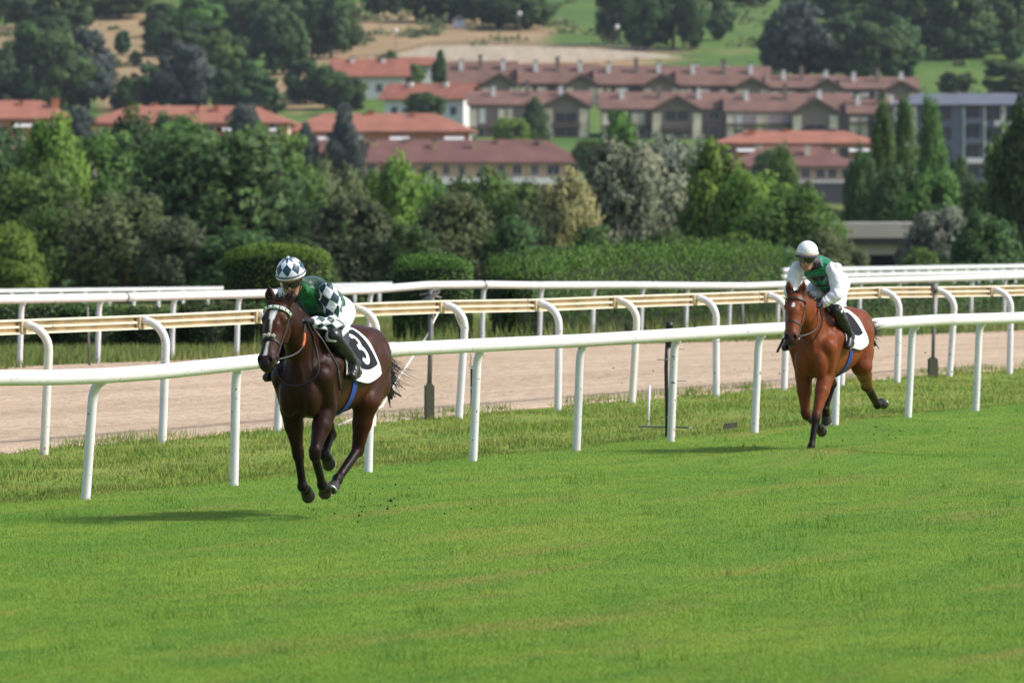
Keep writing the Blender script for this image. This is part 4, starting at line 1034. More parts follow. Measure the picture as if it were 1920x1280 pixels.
def chalet(label, xl, xr, ybase, yeave, yridge, D, gx0, gx1, yg_eave, yg_top, roof='tile_brown', wall='w_timber', pier='w_stone', yaw=0., floors=2, seed=0, panel='w_mauve', chim=2):
    """timber house: long roof along x, a gable facing the camera between gx0 and gx1, stone piers"""
    r = random.Random(seed)
    o, L, s = site('timber_house', label, xl, xr, ybase, D, yaw); xm = (xl + xr) / 2
    he = (ybase - yeave) / s; rise = (yeave - yridge) / s; W = 10.
    MB().box(-L/2, L/2, 0, W, -4, he - .2).build('wall', M[wall], o)
    rf = roof_gable_x(L, W, he, rise, .5).build('roof', M[roof], o)
    ga, gb = (gx0 - xm) / s, (gx1 - xm) / s; gc = (ga + gb) / 2; gw = gb - ga
    ge, gt = (ybase - yg_eave) / s, (ybase - yg_top) / s
    MB().box(ga, gb, -2.6, .3, -4, ge - .2).build('gable_bay', M[panel], o)
    gable_wall(gc, gw, -2.6, ge - .2, gt - ge).build('gable_wall', M[panel], o)
    roof_gable_y(gc, gw, -3.6, W * .55, ge, gt - ge, .8).build('gable_roof', M[roof], o)
    # dark barge boards
    for sx in (-1, 1):
        MB().poly([(gc, -3.65, gt - .12), (gc + sx * (gw/2 + .85), -3.65, ge - .15), (gc + sx * (gw/2 + .85), -3.65, ge - .60), (gc, -3.65, gt - .62),
                   (gc, -3.45, gt - .12), (gc + sx * (gw/2 + .85), -3.45, ge - .15), (gc + sx * (gw/2 + .85), -3.45, ge - .60), (gc, -3.45, gt - .62)],
                  [(0,1,2,3),(7,6,5,4),(0,4,5,1),(3,2,6,7),(1,5,6,2),(0,3,7,4)]).build('barge_board', M['w_timber'], o)
    for xx in (ga + .55, gb - .55):
        MB().box(xx - .75, xx + .75, -2.95, -2.3, -4, ge - .5).build('stone_pier', M[pier], o)
    for k in range(4):                       # pale rendered panels between the timbers, added to brighten the dark front
        x = -L/2 + L * (.12 + .2 * k) + r.uniform(-.5, .5); w_ = r.uniform(.7, 1.5)
        if not ga - 1.2 < x < gb + 1.2: MB().box(x - w_/2, x + w_/2, -.14, .2, max(.2, he - 3.3), he - .75).build('pale_panel', M[r.choice(('w_cream', 'w_stone', 'w_white'))], o)
    MB().box(gc - gw * .34, gc + gw * .34, -3.4, -2.7, max(.1, ge - 3.7), max(.9, ge - 2.9)).build('gable_balcony', M[r.choice(('w_mauve', 'w_timber', 'w_cream'))], o)
    for f in range(floors):
        z = .5 + f * 2.7
        if z + 1.3 < ge - .2:
            for k in (-1, 1): window(o, gc + k * gw * .13, z, -2.65, max(.9, gw * .2), 1.4, frame='w_timber')
        n = max(2, int(L / 4.2))
        for k in range(n):
            x = -L/2 + (k + .5) * L / n
            if ga - .7 < x < gb + .7: continue
            if z + 1.3 < he - .3: window(o, x, z, -.05, r.choice((.9, 1.3, 1.8)), 1.4)
    for xx in (-L/2 + .7, -L/2 + L * .27):
        if not ga - .8 < xx < gb + .8: MB().box(xx - .6, xx + .6, -.32, .2, -4, he - .8).build('stone_pier', M[pier], o)
    MB().box(-L/2, min(ga, L/2) - .1 if ga > -L/2 + 2 else -L/2 + .2, -1.3, -.1, 2.0, 2.25).build('balcony', M['w_timber'], o)
    for k in range(chim):
        chimney(rf, -L/2 + L * (.18 + .30 * k) + r.uniform(-.5, .5), W * .30, he + rise * .62, 1.8 + .7 * (k % 2), .75, 'w_mauve' if k % 2 else 'w_white')
    return o
# upper row
UP = [(843,968,'first',905,968,158,140,112,'tile_brown','w_red'),(975,1118,'second',1062,1118,158,142,117,'tile_brown','w_mauve'),(1118,1275,'third',1208,1272,160,142,120,'tile_brown','w_mauve'),
      (1272,1442,'fourth',1380,1438,162,148,122,'tile_brown','w_mauve'),(1440,1582,'fifth',1520,1578,166,150,138,'tile_brown','w_mauve'),(1580,1720,'sixth',1660,1716,168,154,142,'tile_brown','w_mauve')]
for k, (xl, xr, od, g0_, g1_, ye, yt, yr, rf_, pn) in enumerate(UP):
    chalet(f'{od} from the left in the upper row of dark timber houses', xl, xr, 198 + k * 1.5, ye - 2, yr + 2, 1492 - k * 3, g0_, g1_, ye + 2, yt - 4, rf_, seed=60 + k, panel=pn if pn != 'w_red' else 'w_mauve', chim=3)
LO = [(880,1105,'first',1022,1100,196,173,168),(1128,1362,'second',1225,1312,204,178,170),(1362,1592,'third',1488,1568,208,182,172),(1592,1700,'last',1640,1690,212,196,184)]
for k, (xl, xr, od, g0_, g1_, ye, yt, yr) in enumerate(LO):
    chalet(f'{od} house from the left in the lower row of timber houses with stone piers', xl, xr, 262 - k * 3, ye, yr + 2, 1408 - k * 4, g0_, g1_, ye + 3, yt, 'tile_brown', 'w_mauve' if k != 2 else 'w_pink', seed=80 + k, floors=2, chim=3)
small_house('orange roofed house end behind the fourth upper timber house', 1275, 1400, 150, 138, 124, 1560, 'tile_orange', 'w_cream', 0, 8, nwin=3, nch=2)

# grey modern building at the right
o, L, s = site('apartment_building', 'grey modern apartment building with metal roof at the right edge', 1676, 2000, 345, 1150, -4)
he = (345 - 196) / s; W = 14.
MB().box(-L/2, L/2, 0, W, -3, he - .25).build('wall', M['w_grey'], o)
roof_hip(L, W, he, 22 / s, .8, .55).build('roof', M['slate'], o)
fh = he / 4
for x0, x1, mt, nm in ((-.50, -.37, 'w_white', 'white_panel'), (.08, .30, 'w_white', 'white_panel'), (-.10, -.085, 'awning', 'white_strip'), (.02, .035, 'awning', 'white_strip')):
    MB().box(x0 * L, x1 * L, -.12, .3, he * .12, he - .3).build(nm, M[mt], o)
for f in range(4):
    for fx_ in (-.44, -.30, -.20, -.045, .075, .18, .28, .40): window(o, fx_ * L, f * fh + .7, -.16, 1.5 if fx_ not in (-.045, .075) else 2.0, 1.8, frame='w_grey')
    MB().box(-.085 * L, .02 * L, -1.0, -.13, f * fh + .1, f * fh + .9).build('balcony', M['awning' if f in (1,) else 'w_grey'], o)
for k in range(3): chimney(o, L * (-.15 + .2 * k), W * .5, he + 1.0, 1.2, .5, 'w_dark')

# stone wall along the lane above the houses
xs_ = np.array([655, 735, 800, 850, 950, 1100, 1200, 1300, 1400, 1460]); yb_ = np.array([118, 112, 100, 106, 112, 118, 122, 130, 142, 150]); ht_ = np.array([4, 6, 12, 20, 26, 27, 25, 20, 12, 6])
o = empty('stone_wall', at(1000, 115, 1590)); tag(o, 'long pale stone wall along the lane above the timber houses', 'wall')
pts_b = [at(a_, b_, 1578 + .02 * (a_ - 655)) for a_, b_ in zip(xs_, yb_)]; mb = MB()
for (a_, b_, h0, h1) in zip(pts_b[:-1], pts_b[1:], ht_[:-1], ht_[1:]):
    s_ = 1580 / F; q = [a_ - Vector((0,0,2)), b_ - Vector((0,0,2)), b_ + Vector((0,0,h1*s_)), a_ + Vector((0,0,h0*s_))]
    q2 = [v_ + Vector((0, .8, 0)) for v_ in q]
    mb.poly([v_ - o.location for v_ in q + q2], [(0,1,2,3),(5,4,7,6),(3,2,6,7),(0,4,5,1)])
mb.build('masonry', M['wall_stone'], o)
# fence of the lane on top of the wall
for a_, b_ in zip(xs_[:-1], xs_[1:]): pass
mb = MB()
top = [at(a_, b_ - h_ - 7, 1580 + .02 * (a_ - 655)) - o.location for a_, b_, h_ in zip(xs_, yb_, ht_)]
mb.tube(top, .10, 6).build('handrail', M['pole'], o)
for t0, t1 in zip(top[:-1], top[1:]):
    for k in range(5):
        p_ = t0.lerp(t1, k / 5); MB().tube([p_ - Vector((0, 0, 1.0)), p_], .07, 5).build('rail_post', M['pole'], o)
# lamp posts
for px, yt, yb, lab in ((742, 62, 108, 'street lamp on the dry slope above the white houses'), (974, 30, 92, 'street lamp above the stone wall near the green field'), (1157, 55, 110, 'street lamp above the middle of the stone wall')):
    D = 1600; b = at(px, yb, D); o = empty('street_lamp', b); tag(o, lab, 'lamp'); h_ = (yb - yt) / F * D
    MB().tube([(0, 0, -2), (0, 0, h_)], [.10, .07], 6).build('mast', M['pole'], o)
    MB().tube([(0, 0, h_ - .1), (0, 0, h_ + .25), (0, 0, h_ + .7), (0, 0, h_ + .85)], [.15, .45, .45, .15], 8).build('lantern', M['awning'], o)
# white shed on the slope
o, L, s = site('shed', 'tiny white shed below the trees at the top of the dry slope', 850, 872, 50, hill_D(50, 860) - 6, 0)
MB().box(-L/2, L/2, 0, 2, -1, 1.3).build('wall', M['w_white'], o); roof_gable_y(0, L, -.2, 2.2, 1.35, .9, .1).build('roof', M['awning'], o)

# concrete bridge over the river
o, L, s = site('bridge', 'pale concrete road bridge between trees behind the second jockey', 1515, 1775, 500, 500, 3); o['category'] = 'bridge'
def yy(y): return (500 - y) / s
MB().box(-L/2, L/2, 0, 9, yy(446), yy(418)).build('parapet', M['bridge_c'], o)
MB().box(-L/2, L/2, .5, 8.5, yy(458), yy(446.5)).build('deck_slab', M['w_dark'], o)
MB().box(-L/2, L/2, 1.2, 8, yy(478), yy(458.3)).build('girder', M['bridge_c'], o)
for xx in (-.30, .36): MB().box(xx * L - .9, xx * L + .9, 1.8, 7.5, -4, yy(478.2)).build('pier', M['bridge_c'], o)
MB().box(-L/2, L/2, 8.2, 8.8, -4, yy(479)).build('abutment', M['w_dark'], o)
# ================================================================== smooth bodies: distance fields turned into one continuous skin
def cone(a, b, ra, rb, tag='', sy=1.0, k=None):
    return dict(t='c', a=np.array(a, float), b=np.array(b, float), ra=ra, rb=rb, tag=tag, sy=sy, k=k)
def ell(c, r, R=None, tag='', k=None):
    return dict(t='e', c=np.array(c, float), r=np.array(r, float), R=np.eye(3) if R is None else np.array(R, float), tag=tag, k=k)
def loft(st, tag='', nexp=2.3, pinch=.35):
    return dict(t='l', st=np.array(st, float), tag=tag, n=nexp, pinch=pinch, k=None)
def chain(pts, rads, tag='', sy=1.0, k=None):
    return [cone(pts[i], pts[i+1], rads[i], rads[i+1], tag, sy, k) for i in range(len(pts) - 1)]
def pbox(p):
    if p['t'] == 'c':
        r = max(p['ra'], p['rb']); return np.minimum(p['a'], p['b']) - r, np.maximum(p['a'], p['b']) + r
    if p['t'] == 'e':
        r = p['r'].max(); return p['c'] - r, p['c'] + r
    s = p['st']; return np.array([s[:, 0].min() - .05, -s[:, 3].max() - .03, s[:, 2].min() - .03]), np.array([s[:, 0].max() + .05, s[:, 3].max() + .03, s[:, 1].max() + .03])
def pdist(p, Q):
    """distance of points Q (...,3) to a primitive"""
    if p['t'] == 'c':
        a, b, sy = p['a'], p['b'], p['sy']
        q = Q - a; v = b - a
        if sy != 1.0: q = q * np.array([1, 1 / sy, 1]); v = v * np.array([1, 1 / sy, 1])
        vv = float(v @ v) + 1e-12; t = np.clip((q @ v) / vv, 0, 1)
        d = np.linalg.norm(q - t[..., None] * v, axis=-1) - (p['ra'] + (p['rb'] - p['ra']) * t)
        return d * (sy if sy < 1 else 1.0)
    if p['t'] == 'e':
        q = (Q - p['c']) @ p['R']; k0 = np.linalg.norm(q / p['r'], axis=-1); k1 = np.linalg.norm(q / p['r'] ** 2, axis=-1) + 1e-9
        return k0 * (k0 - 1) / k1
    s = p['st']; f = Q[..., 0]; fc = np.clip(f, s[:, 0].min(), s[:, 0].max()); o = np.argsort(s[:, 0]); s = s[o]
    top = np.interp(fc, s[:, 0], s[:, 1]); bot = np.interp(fc, s[:, 0], s[:, 2]); hw = np.interp(fc, s[:, 0], s[:, 3])
    hh = (top - bot) / 2; zc = (top + bot) / 2; z = (Q[..., 2] - zc) / hh
    pin = np.interp(fc, s[:, 0], s[:, 4]); w = hw * (1 - pin * np.clip(z, 0, 1))
    n = p['n']; rho = (np.abs(Q[..., 1] / w) ** n + np.abs(z) ** n) ** (1 / n)
    d = (rho - 1) * np.minimum(hw, hh) * .85; df = np.abs(f - fc)
    return np.where(df > 0, np.sqrt(np.maximum(d, 0) ** 2 + df ** 2), d)

def sdf_mesh(prims, res, k=.03, subs=(), smooth=1):
    lo = np.min([pbox(p)[0] for p in prims], 0) - 3 * res - .02; hi = np.max([pbox(p)[1] for p in prims], 0) + 3 * res + .02
    n = np.ceil((hi - lo) / res).astype(int) + 1
    Fd = np.full(n, 1.0, np.float32)
    ax = [lo[i] + res * np.arange(n[i]) for i in range(3)]
    def region(p, pad):
        a, b = pbox(p); i0 = np.clip(((a - pad - lo) / res).astype(int), 0, n - 1); i1 = np.clip(((b + pad - lo) / res).astype(int) + 2, 1, n)
        sl = tuple(slice(i0[i], i1[i]) for i in range(3))
        G = np.stack(np.meshgrid(*[ax[i][sl[i]] for i in range(3)], indexing='ij'), -1); return sl, G
    for p in prims:
        kk = k if p['k'] is None else p['k']
        sl, G = region(p, kk + 2.5 * res); d = pdist(p, G); f0 = Fd[sl]
        h = np.clip(.5 + .5 * (f0 - d) / kk, 0, 1)
        Fd[sl] = f0 * (1 - h) + d * h - kk * h * (1 - h)
    for p in subs:
        sl, G = region(p, .02); Fd[sl] = np.maximum(Fd[sl], -pdist(p, G))
    S = Fd < 0
    c = [Fd[i:n[0]-1+i, j:n[1]-1+j, l:n[2]-1+l] for i in (0, 1) for j in (0, 1) for l in (0, 1)]
    cs = sum((x < 0).astype(np.int8) for x in c); act = (cs > 0) & (cs < 8)
    I = np.argwhere(act); vals = np.stack([x[act] for x in c], -1)
    offs = np.array([(i, j, l) for i in (0, 1) for j in (0, 1) for l in (0, 1)], float)
    P = np.zeros((len(I), 3)); C = np.zeros(len(I))
    for a in range(8):
        for b in range(a + 1, 8):
            if np.abs(offs[a] - offs[b]).sum() != 1: continue
            m = (vals[:, a] < 0) != (vals[:, b] < 0); t = np.where(m, vals[:, a] / np.where(m, vals[:, a] - vals[:, b], 1), 0)
            P += np.where(m[:, None], offs[a] + t[:, None] * (offs[b] - offs[a]), 0); C += m
    V = lo + res * (I + P / np.maximum(C, 1)[:, None])
    vid = np.full(act.shape, -1, np.int32); vid[act] = np.arange(len(I))
    Q = []
    for d in range(3):
        sa = [slice(None)] * 3; sb = [slice(None)] * 3; sa[d] = slice(0, n[d] - 1); sb[d] = slice(1, n[d])
        e1, e2 = [x for x in range(3) if x != d]
        A, B = S[tuple(sa)], S[tuple(sb)]; ch = np.argwhere(A != B)
        ok = (ch[:, e1] > 0) & (ch[:, e2] > 0) & (ch[:, e1] < n[e1] - 1) & (ch[:, e2] < n[e2] - 1); ch = ch[ok]
        inside = A[tuple(ch.T)]
        def cell(o1, o2):
            x = ch.copy(); x[:, e1] -= o1; x[:, e2] -= o2; return vid[tuple(x.T)]
        q = np.stack([cell(1, 1), cell(0, 1), cell(0, 0), cell(1, 0)], -1)
        flip = inside if d != 1 else ~inside
        q[~flip] = q[~flip][:, ::-1]; Q.append(q)
    Q = np.concatenate(Q); Q = Q[(Q >= 0).all(1)]
    for _ in range(smooth):
        acc = np.zeros_like(V); cnt = np.zeros(len(V))
        for a, b in ((0, 1), (1, 2), (2, 3), (3, 0)):
            for s_, d_ in ((a, b), (b, a)):
                np.add.at(acc, Q[:, s_], V[Q[:, d_]]); np.add.at(cnt, Q[:, s_], 1)
        V = V * .5 + .5 * acc / np.maximum(cnt, 1)[:, None]
    return V, Q
def vert_normals(V, Q):
    n = np.cross(V[Q[:, 2]] - V[Q[:, 0]], V[Q[:, 3]] - V[Q[:, 1]]); vn = np.zeros_like(V)
    for i in range(4): np.add.at(vn, Q[:, i], n)
    return vn / (np.linalg.norm(vn, axis=1)[:, None] + 1e-12)
def tagw(prims, V, tags, soft=.03):
    """how much each vertex belongs to primitives carrying one of the tags (0..1)"""
    da = np.full(len(V), 9.); db = np.full(len(V), 9.)
    for p in prims:
        d = pdist(p, V)
        if p['tag'] in tags: da = np.minimum(da, d)
        else: db = np.minimum(db, d)
    return np.clip(.5 + (db - da) / soft, 0, 1)
def nrmz(v): v = np.array(v, float); return v / np.linalg.norm(v)
# ================================================================== horses
def coat_mat(name, rough=.42):
    m, nt, bs = newmat(name)
    a = N(nt, 'ShaderNodeAttribute'); a.attribute_name = 'coat'
    tc = N(nt, 'ShaderNodeTexCoord')
    n1 = noise(nt, tc.outputs['Object'], 5.0, detail=4); n2 = noise(nt, tc.outputs['Object'], 120.0, (1, 1, .25), 3)
    c = mixc(nt, rng(nt, n1, .3, .7, .0, 1.), a.outputs['Color'], (1, 1, 1)); 
    v = N(nt, 'ShaderNodeHueSaturation'); nt.links.new(a.outputs['Color'], v.inputs['Color'])
    nt.links.new(rng(nt, n1, .3, .7, .78, 1.22), v.inputs['Value'])
    nt.links.new(v.outputs[0], bs.inputs['Base Color'])
    nt.links.new(rng(nt, noise(nt, tc.outputs['Object'], 9., detail=4, off=(2, 5, 1)), .3, .7, rough - .16, rough + .10), bs.inputs['Roughness']); setspec(bs, .13)
    vein = noise(nt, tc.outputs['Object'], 16.0, (1, 1, .6), 5, .6)
    sm = N(nt, 'ShaderNodeMath', operation='MULTIPLY_ADD'); nt.links.new(n2, sm.inputs[0]); sm.inputs[1].default_value = .12; nt.links.new(vein, sm.inputs[2])
    bp = N(nt, 'ShaderNodeBump'); bp.inputs['Distance'].default_value = .016; bp.inputs['Strength'].default_value = .6
    nt.links.new(sm.outputs[0], bp.inputs['Height']); nt.links.new(bp.outputs[0], bs.inputs['Normal'])
    return m
M['coat'] = coat_mat('horse_coat')
M['hair'] = pm('black_horse_hair', (.012, .010, .009), .45, .3, 20., spec=.4)
M['hoof'] = pm('dark_hoof_horn', (.022, .018, .016), .5, .3, 14., spec=.4)
M['shoe'] = pm('horseshoe_metal', (.55, .55, .56), .35, .1, 20., metal=.9)
M['eye'] = pm('dark_horse_eye', (.008, .006, .005), .08, .1, 5., spec=.7)
M['nostril'] = pm('nostril_inside', (.010, .007, .007), .6, .1, 5.)
M['leather'] = pm('black_leather', (.016, .014, .013), .42, .25, 18., bump=.001, spec=.4)
M['brown_leather'] = pm('brown_leather', (.050, .026, .016), .45, .25, 18., bump=.001, spec=.4)
M['steel'] = pm('polished_steel', (.70, .70, .70), .22, .05, 10., metal=1.0)
M['girth_blue'] = pm('blue_girth_webbing', (.018, .055, .26), .7, .15, 30.)
M['cloth_white'] = pm('white_saddle_cloth', (.78, .78, .77), .75, .04, 6., bump=.004, bscale=9)
M['cloth_black'] = pm('black_number_panel', (.014, .015, .018), .75, .15, 12., spec=.12, bump=.002, bscale=14)
M['fleece'] = pm('pale_fleece', (.40, .36, .30), .95, .25, 40., bump=.006, bscale=60)
M['rubber'] = pm('orange_rubber_grip', (.42, .11, .035), .6, .2, 20.)

TORSO = [(.60,1.24,1.00,.06,.2),(.56,1.32,.94,.125,.2),(.48,1.40,.85,.185,.25),(.35,1.47,.80,.222,.35),(.15,1.55,.78,.250,.45),(0,1.585,.785,.265,.5),(-.15,1.555,.79,.280,.42),
         (-.35,1.505,.81,.295,.30),(-.55,1.505,.86,.295,.28),(-.75,1.54,.95,.285,.30),(-.95,1.54,1.00,.285,.32),(-1.10,1.475,1.02,.25,.30),(-1.22,1.38,1.05,.18,.25),(-1.30,1.27,1.10,.09,.2)]
def foreleg(s, E, K, Fk, T):
    E, K, Fk, T = (np.array(x, float) for x in (E, K, Fk, T)); fw = np.array([1., 0, 0])
    P = Fk + (T - Fk) * .5
    back = nrmz(np.cross(np.cross(Fk - K, -fw), Fk - K)) if abs(nrmz(Fk - K)[0]) < .97 else np.array([0, 0, 1.])
    pr = [cone((.02, s*.11, 1.42), (.44, s*.155, 1.12), .085, .105, 'sh', k=.022), cone((.44, s*.15, 1.13), E + [0, 0, .02], .115, .090, 'sh', k=.022), cone((.20, s*.16, 1.22), E + [-.06, 0, .06], .12, .075, 'sh', k=.022),
          cone(E, E + (K - E) * .38, .085, .072, 'fa'), cone(E + (K - E) * .38, E + (K - E) * .9, .070, .043, 'fa'),
          cone(E + (K - E) * .1 + [.035, 0, 0], E + (K - E) * .55 + [.015, 0, 0], .055, .040, 'fa'),
          cone(K - (K - E) * .06, K + (Fk - K) * .08, .050, .047, 'lo', k=.015), cone(K + (Fk - K) * .05, Fk, .036, .030, 'lo', k=.015), cone(K + (Fk - K) * .12 + back * .022, Fk + back * .018, .021, .022, 'lo', k=.015),
          ell(Fk, (.043, .040, .046), tag='lo', k=.02), cone(Fk, P, .035, .038, 'lo', k=.02), cone(P, P + (T - P) * .35, .042, .045, 'lo', k=.015)]
    for p in pr:
        if p['tag'] in ('fa', 'lo'):
            g = LEGW if p['tag'] == 'fa' else LEGL
            if p['t'] == 'c': p['ra'] *= g; p['rb'] *= g
            else: p['r'] = p['r'] * g
    return pr, (P, T)
LEGW, LEGL = 1.10, 1.06
def hindleg(s, Hp, St, K, Fk, T):
    Hp, St, K, Fk, T = (np.array(x, float) for x in (Hp, St, K, Fk, T))
    P = Fk + (T - Fk) * .5
    ax = nrmz(Fk - K); bk = nrmz(K - St) * .5 + (-ax) * .5; bk = nrmz(nrmz(K - (St + Fk) / 2))
    G = St + (K - St) * .45
    pr = [ell((-.86, s*.14, 1.27), (.33, .155, .25), tag='ru', k=.03), cone(Hp, St, .165, .115, 'th', k=.032), cone((-1.12, s*.12, 1.22), (-.98, s*.15, 1.02), .12, .125, 'th', k=.03), cone((-1.0, s*.15, 1.05), G, .125, .060, 'th', k=.032),
          cone(St, G, .110, .078, 'th', k=.025), cone(G, K, .074, .047, 'ga', k=.03), cone(G + bk * .04, K + bk * .035, .030, .026, 'ga', k=.03),
          ell(K + bk * .010, (.052, .044, .062), tag='lo', k=.02), ell(K + bk * .052 - ax * .03, (.026, .022, .030), tag='lo', k=.025),
          cone(K, Fk, .041, .034, 'lo', k=.02), cone(K + bk * .03 + ax * .06, Fk + bk * .018, .022, .022, 'lo', k=.02), ell(Fk, (.044, .041, .047), tag='lo', k=.02), cone(Fk, P, .036, .039, 'lo', k=.02), cone(P, P + (T - P) * .35, .042, .045, 'lo', k=.015)]
    for p in pr:
        if p['tag'] in ('ga', 'lo'):
            if p['t'] == 'c': p['ra'] *= LEGL; p['rb'] *= LEGL
            else: p['r'] = p['r'] * LEGL
    return pr, (P, T)

def hoof_parts(root, P, T, toe):
    """hoof wall with a metal shoe, from coronet P to sole T"""
    P, T = Vector(P), Vector(T); ax = (T - P).normalized(); L = max(.06, (T - P).length)
    c0 = T - ax * .085; toe = Vector(toe); toe = (toe - ax * toe.dot(ax)).normalized(); side = ax.cross(toe)
    mb = MB(); n = 18; rings = []
    for t, r, sh in ((0, .044, 0), (.04, .049, .004), (.6, .058, .016), (1., .064, .026)):
        rings.append([c0 + ax * (.085 * t) + toe * (sh + r * math.cos(a) * (1.0 if math.cos(a) > 0 else .82)) + side * (r * .95 * math.sin(a)) for a in [2 * math.pi * k / n for k in range(n)]])
    for r in rings: mb.v += [tuple(p) for p in r]
    for i in range(3):
        for k in range(n): mb.f.append((i*n+k, i*n+(k+1)%n, (i+1)*n+(k+1)%n, (i+1)*n+k)); mb.m.append(0)
    mb.f.append(tuple(range(n))); mb.m.append(0); mb.f.append(tuple(3*n + k for k in reversed(range(n)))); mb.m.append(0)
    h = mb.build('hoof', M['hoof'], root, smooth=False)
    arc = [T + ax * .006 + toe * (.026 + .056 * math.cos(a) * (1.0 if math.cos(a) > 0 else .82)) + side * (.053 * math.sin(a)) for a in np.linspace(-2.5, 2.5, 16)]
    MB().tube(arc, .009, 6).build('horseshoe', M['shoe'], h, smooth=True)

def build_horse(name, label, loc, rz, scale, cfg):
    root = empty(name, loc, rz); root.scale = (scale,) * 3; tag(root, label, 'horse')
    pr = [loft(TORSO)]
    feet = []
    for s, key in ((1, 'LF'), (-1, 'RF')):
        p, h = foreleg(s, *cfg[key]); pr += p; feet.append(h)
    for s, key in ((1, 'LH'), (-1, 'RH')):
        p, h = hindleg(s, (-.80, s * .16, 1.25), *cfg[key]); pr += p; feet.append(h)
    for s in (1, -1):
        pr += [cone((.30, s*.175, 1.30), (.40, s*.165, 1.05), .050, .040, 'sh', k=.015), cone((.10, s*.175, 1.36), (.22, s*.185, 1.02), .045, .055, 'sh', k=.015),
               cone((-.86, s*.19, 1.40), (-1.02, s*.18, 1.30), .085, .085, 'ru', k=.025), cone((-.80, s*.225, 1.18), (-.72, s*.225, .98), .060, .050, 'th', k=.018), cone((-1.08, s*.185, 1.26), (-1.02, s*.19, .98), .060, .055, 'th', k=.015)]
    # pectorals and belly fill
    for s in (1, -1): pr.append(ell((.49, s*.095, .98), (.11, .085, .18), tag='ch', k=.018))
    poll = np.array(cfg['poll'], float); muz = np.array(cfg['muzzle'], float)
    nb = np.array([.22, 0, 1.24]); n2 = np.array([.46, poll[1]*.3, 1.24 + (poll[2]-1.24)*.42]); n3 = np.array([.70, poll[1]*.7, 1.24 + (poll[2]-1.24)*.74])
    pr += chain([nb, n2, n3, poll + [-.03, 0, -.05]], [.270, .195, .138, .098], 'ne', sy=.58, k=.06)
    pr += chain([(.05, 0, 1.50), (.35, poll[1]*.2, 1.52 + (poll[2]-1.7)*.4), (.66, poll[1]*.7, poll[2]-.06), poll + [-.06, 0, .01]], [.07, .065, .055, .05], 'ne', sy=.7, k=.05)
    hd = nrmz(muz - poll); L = np.linalg.norm(muz - poll); lat = nrmz(np.cross([0, 0, 1.], hd)) if abs(hd[2]) < .99 else np.array([0, 1., 0])
    if lat[1] < 0: lat = -lat
    tw = cfg.get('roll', 0.0)
    fn = np.cross(lat, hd); fn = fn if fn[0] > 0 else -fn      # face normal, forward
    lat = lat * math.cos(tw) + fn * math.sin(tw) * 0 + np.array([0, 0, 1.]) * math.sin(tw); lat = nrmz(lat - hd * (lat @ hd)); fn = np.cross(lat, hd); fn = fn if fn[0] > 0 else -fn
    R = np.stack([hd, lat, fn], 1)
    HS = cfg.get('head', 1.12); nh = len(pr)
    def hp(t, y=0., z=0.): return poll + hd * (t * L) + lat * (y * HS) + fn * (z * HS)
    pr += [ell(hp(.10, 0, -.03), (.12, .085, .10), R, 'he'), cone(hp(.10, 0, -.005), hp(.34, 0, -.005), .082, .080, 'he'), cone(hp(.34, 0, .0), hp(.80, 0, .003), .068, .047, 'he', sy=1.),
           cone(hp(.24, 0, -.105), hp(.80, 0, -.045), .062, .040, 'he', sy=.9), ell(hp(.92, 0, -.018), (.078, .064, .066), R, 'mu'), ell(hp(.97, 0, -.062), (.042, .044, .030), R, 'mu')]
    for s in (1, -1):
        pr += [ell(hp(.32, s*.058, -.088), (.105, .032, .075), R, 'he'), ell(hp(.235, s*.072, .020), (.045, .026, .030), R, 'he', k=.02), ell(hp(.905, s*.040, .018), (.036, .027, .028), R, 'mu', k=.02),
               cone(hp(.50, s*.040, -.02), hp(.82, s*.036, -.01), .034, .028, 'he', k=.03),
               cone(hp(.02, s*.050, -.005), poll + np.array(cfg['ears'][0 if s > 0 else 1]) * .5 + lat * s * .060 + np.array([0, 0, .03]), .034, .036, 'ea', k=.015),
               cone(poll + np.array(cfg['ears'][0 if s > 0 else 1]) * .5 + lat * s * .060 + np.array([0, 0, .03]), poll + np.array(cfg['ears'][0 if s > 0 else 1]) + lat * s * .055 + np.array([0, 0, .03]), .034, .007, 'ea', k=.015)]
    for p in pr[nh:]:
        if p['t'] == 'c': p['ra'] *= HS; p['rb'] *= HS
        else: p['r'] = p['r'] * HS
    subs = [ell(hp(.945, s*.038, .034), (.026, .014, .018), R) for s in (1, -1)]
    for s in (1, -1):
        e_ = np.array(cfg['ears'][0 if s > 0 else 1]); c_ = poll + lat * s * .060 + np.array([0, 0, .03])
        subs.append(cone(c_ + e_ * .22 + fn * .034 + lat * s * .006, c_ + e_ * .85 + fn * .022, .021, .006))
    subs.append(ell(hp(1.0, 0, -.048), (.006, .05, .05), R))
    V, Q = sdf_mesh(pr, .0115, .020, subs, smooth=2)
    # coat colours: black points, dark muzzle, white marks
    col = np.tile(np.array(cfg['coat'], float), (len(V), 1))
    def paint(w, c): 
        nonlocal col; col = col * (1 - w[:, None]) + np.array(c, float) * w[:, None]
    shade = np.clip((V[:, 2] - .75) / .75, 0, 1) ; nz = .5 + .5 * vnoise(V[:, 0] * 7, V[:, 2] * 7 + V[:, 1] * 5, 31)
    paint(tagw(pr, V, ('fa', 'ga', 'sh'), .2) * .35 * cfg['dapple'], cfg['coat2']); paint(np.clip(nz * 1.2 - .5, 0, 1) * .35, cfg['coat2']); paint(np.clip((V[:, 0] - .02) / .35, 0, 1) * np.clip((1.0 - V[:, 0]) / .2, 0, 1) * cfg.get('dark_front', 0.), cfg['coat2'])
    paint(tagw(pr, V, ('lo',), .10), cfg['points']); paint(tagw(pr, V, ('mu',), .09) * .85, cfg['muzzlec'])
    paint(tagw(pr, V, ('ea',), .05) * .5, cfg['points'])
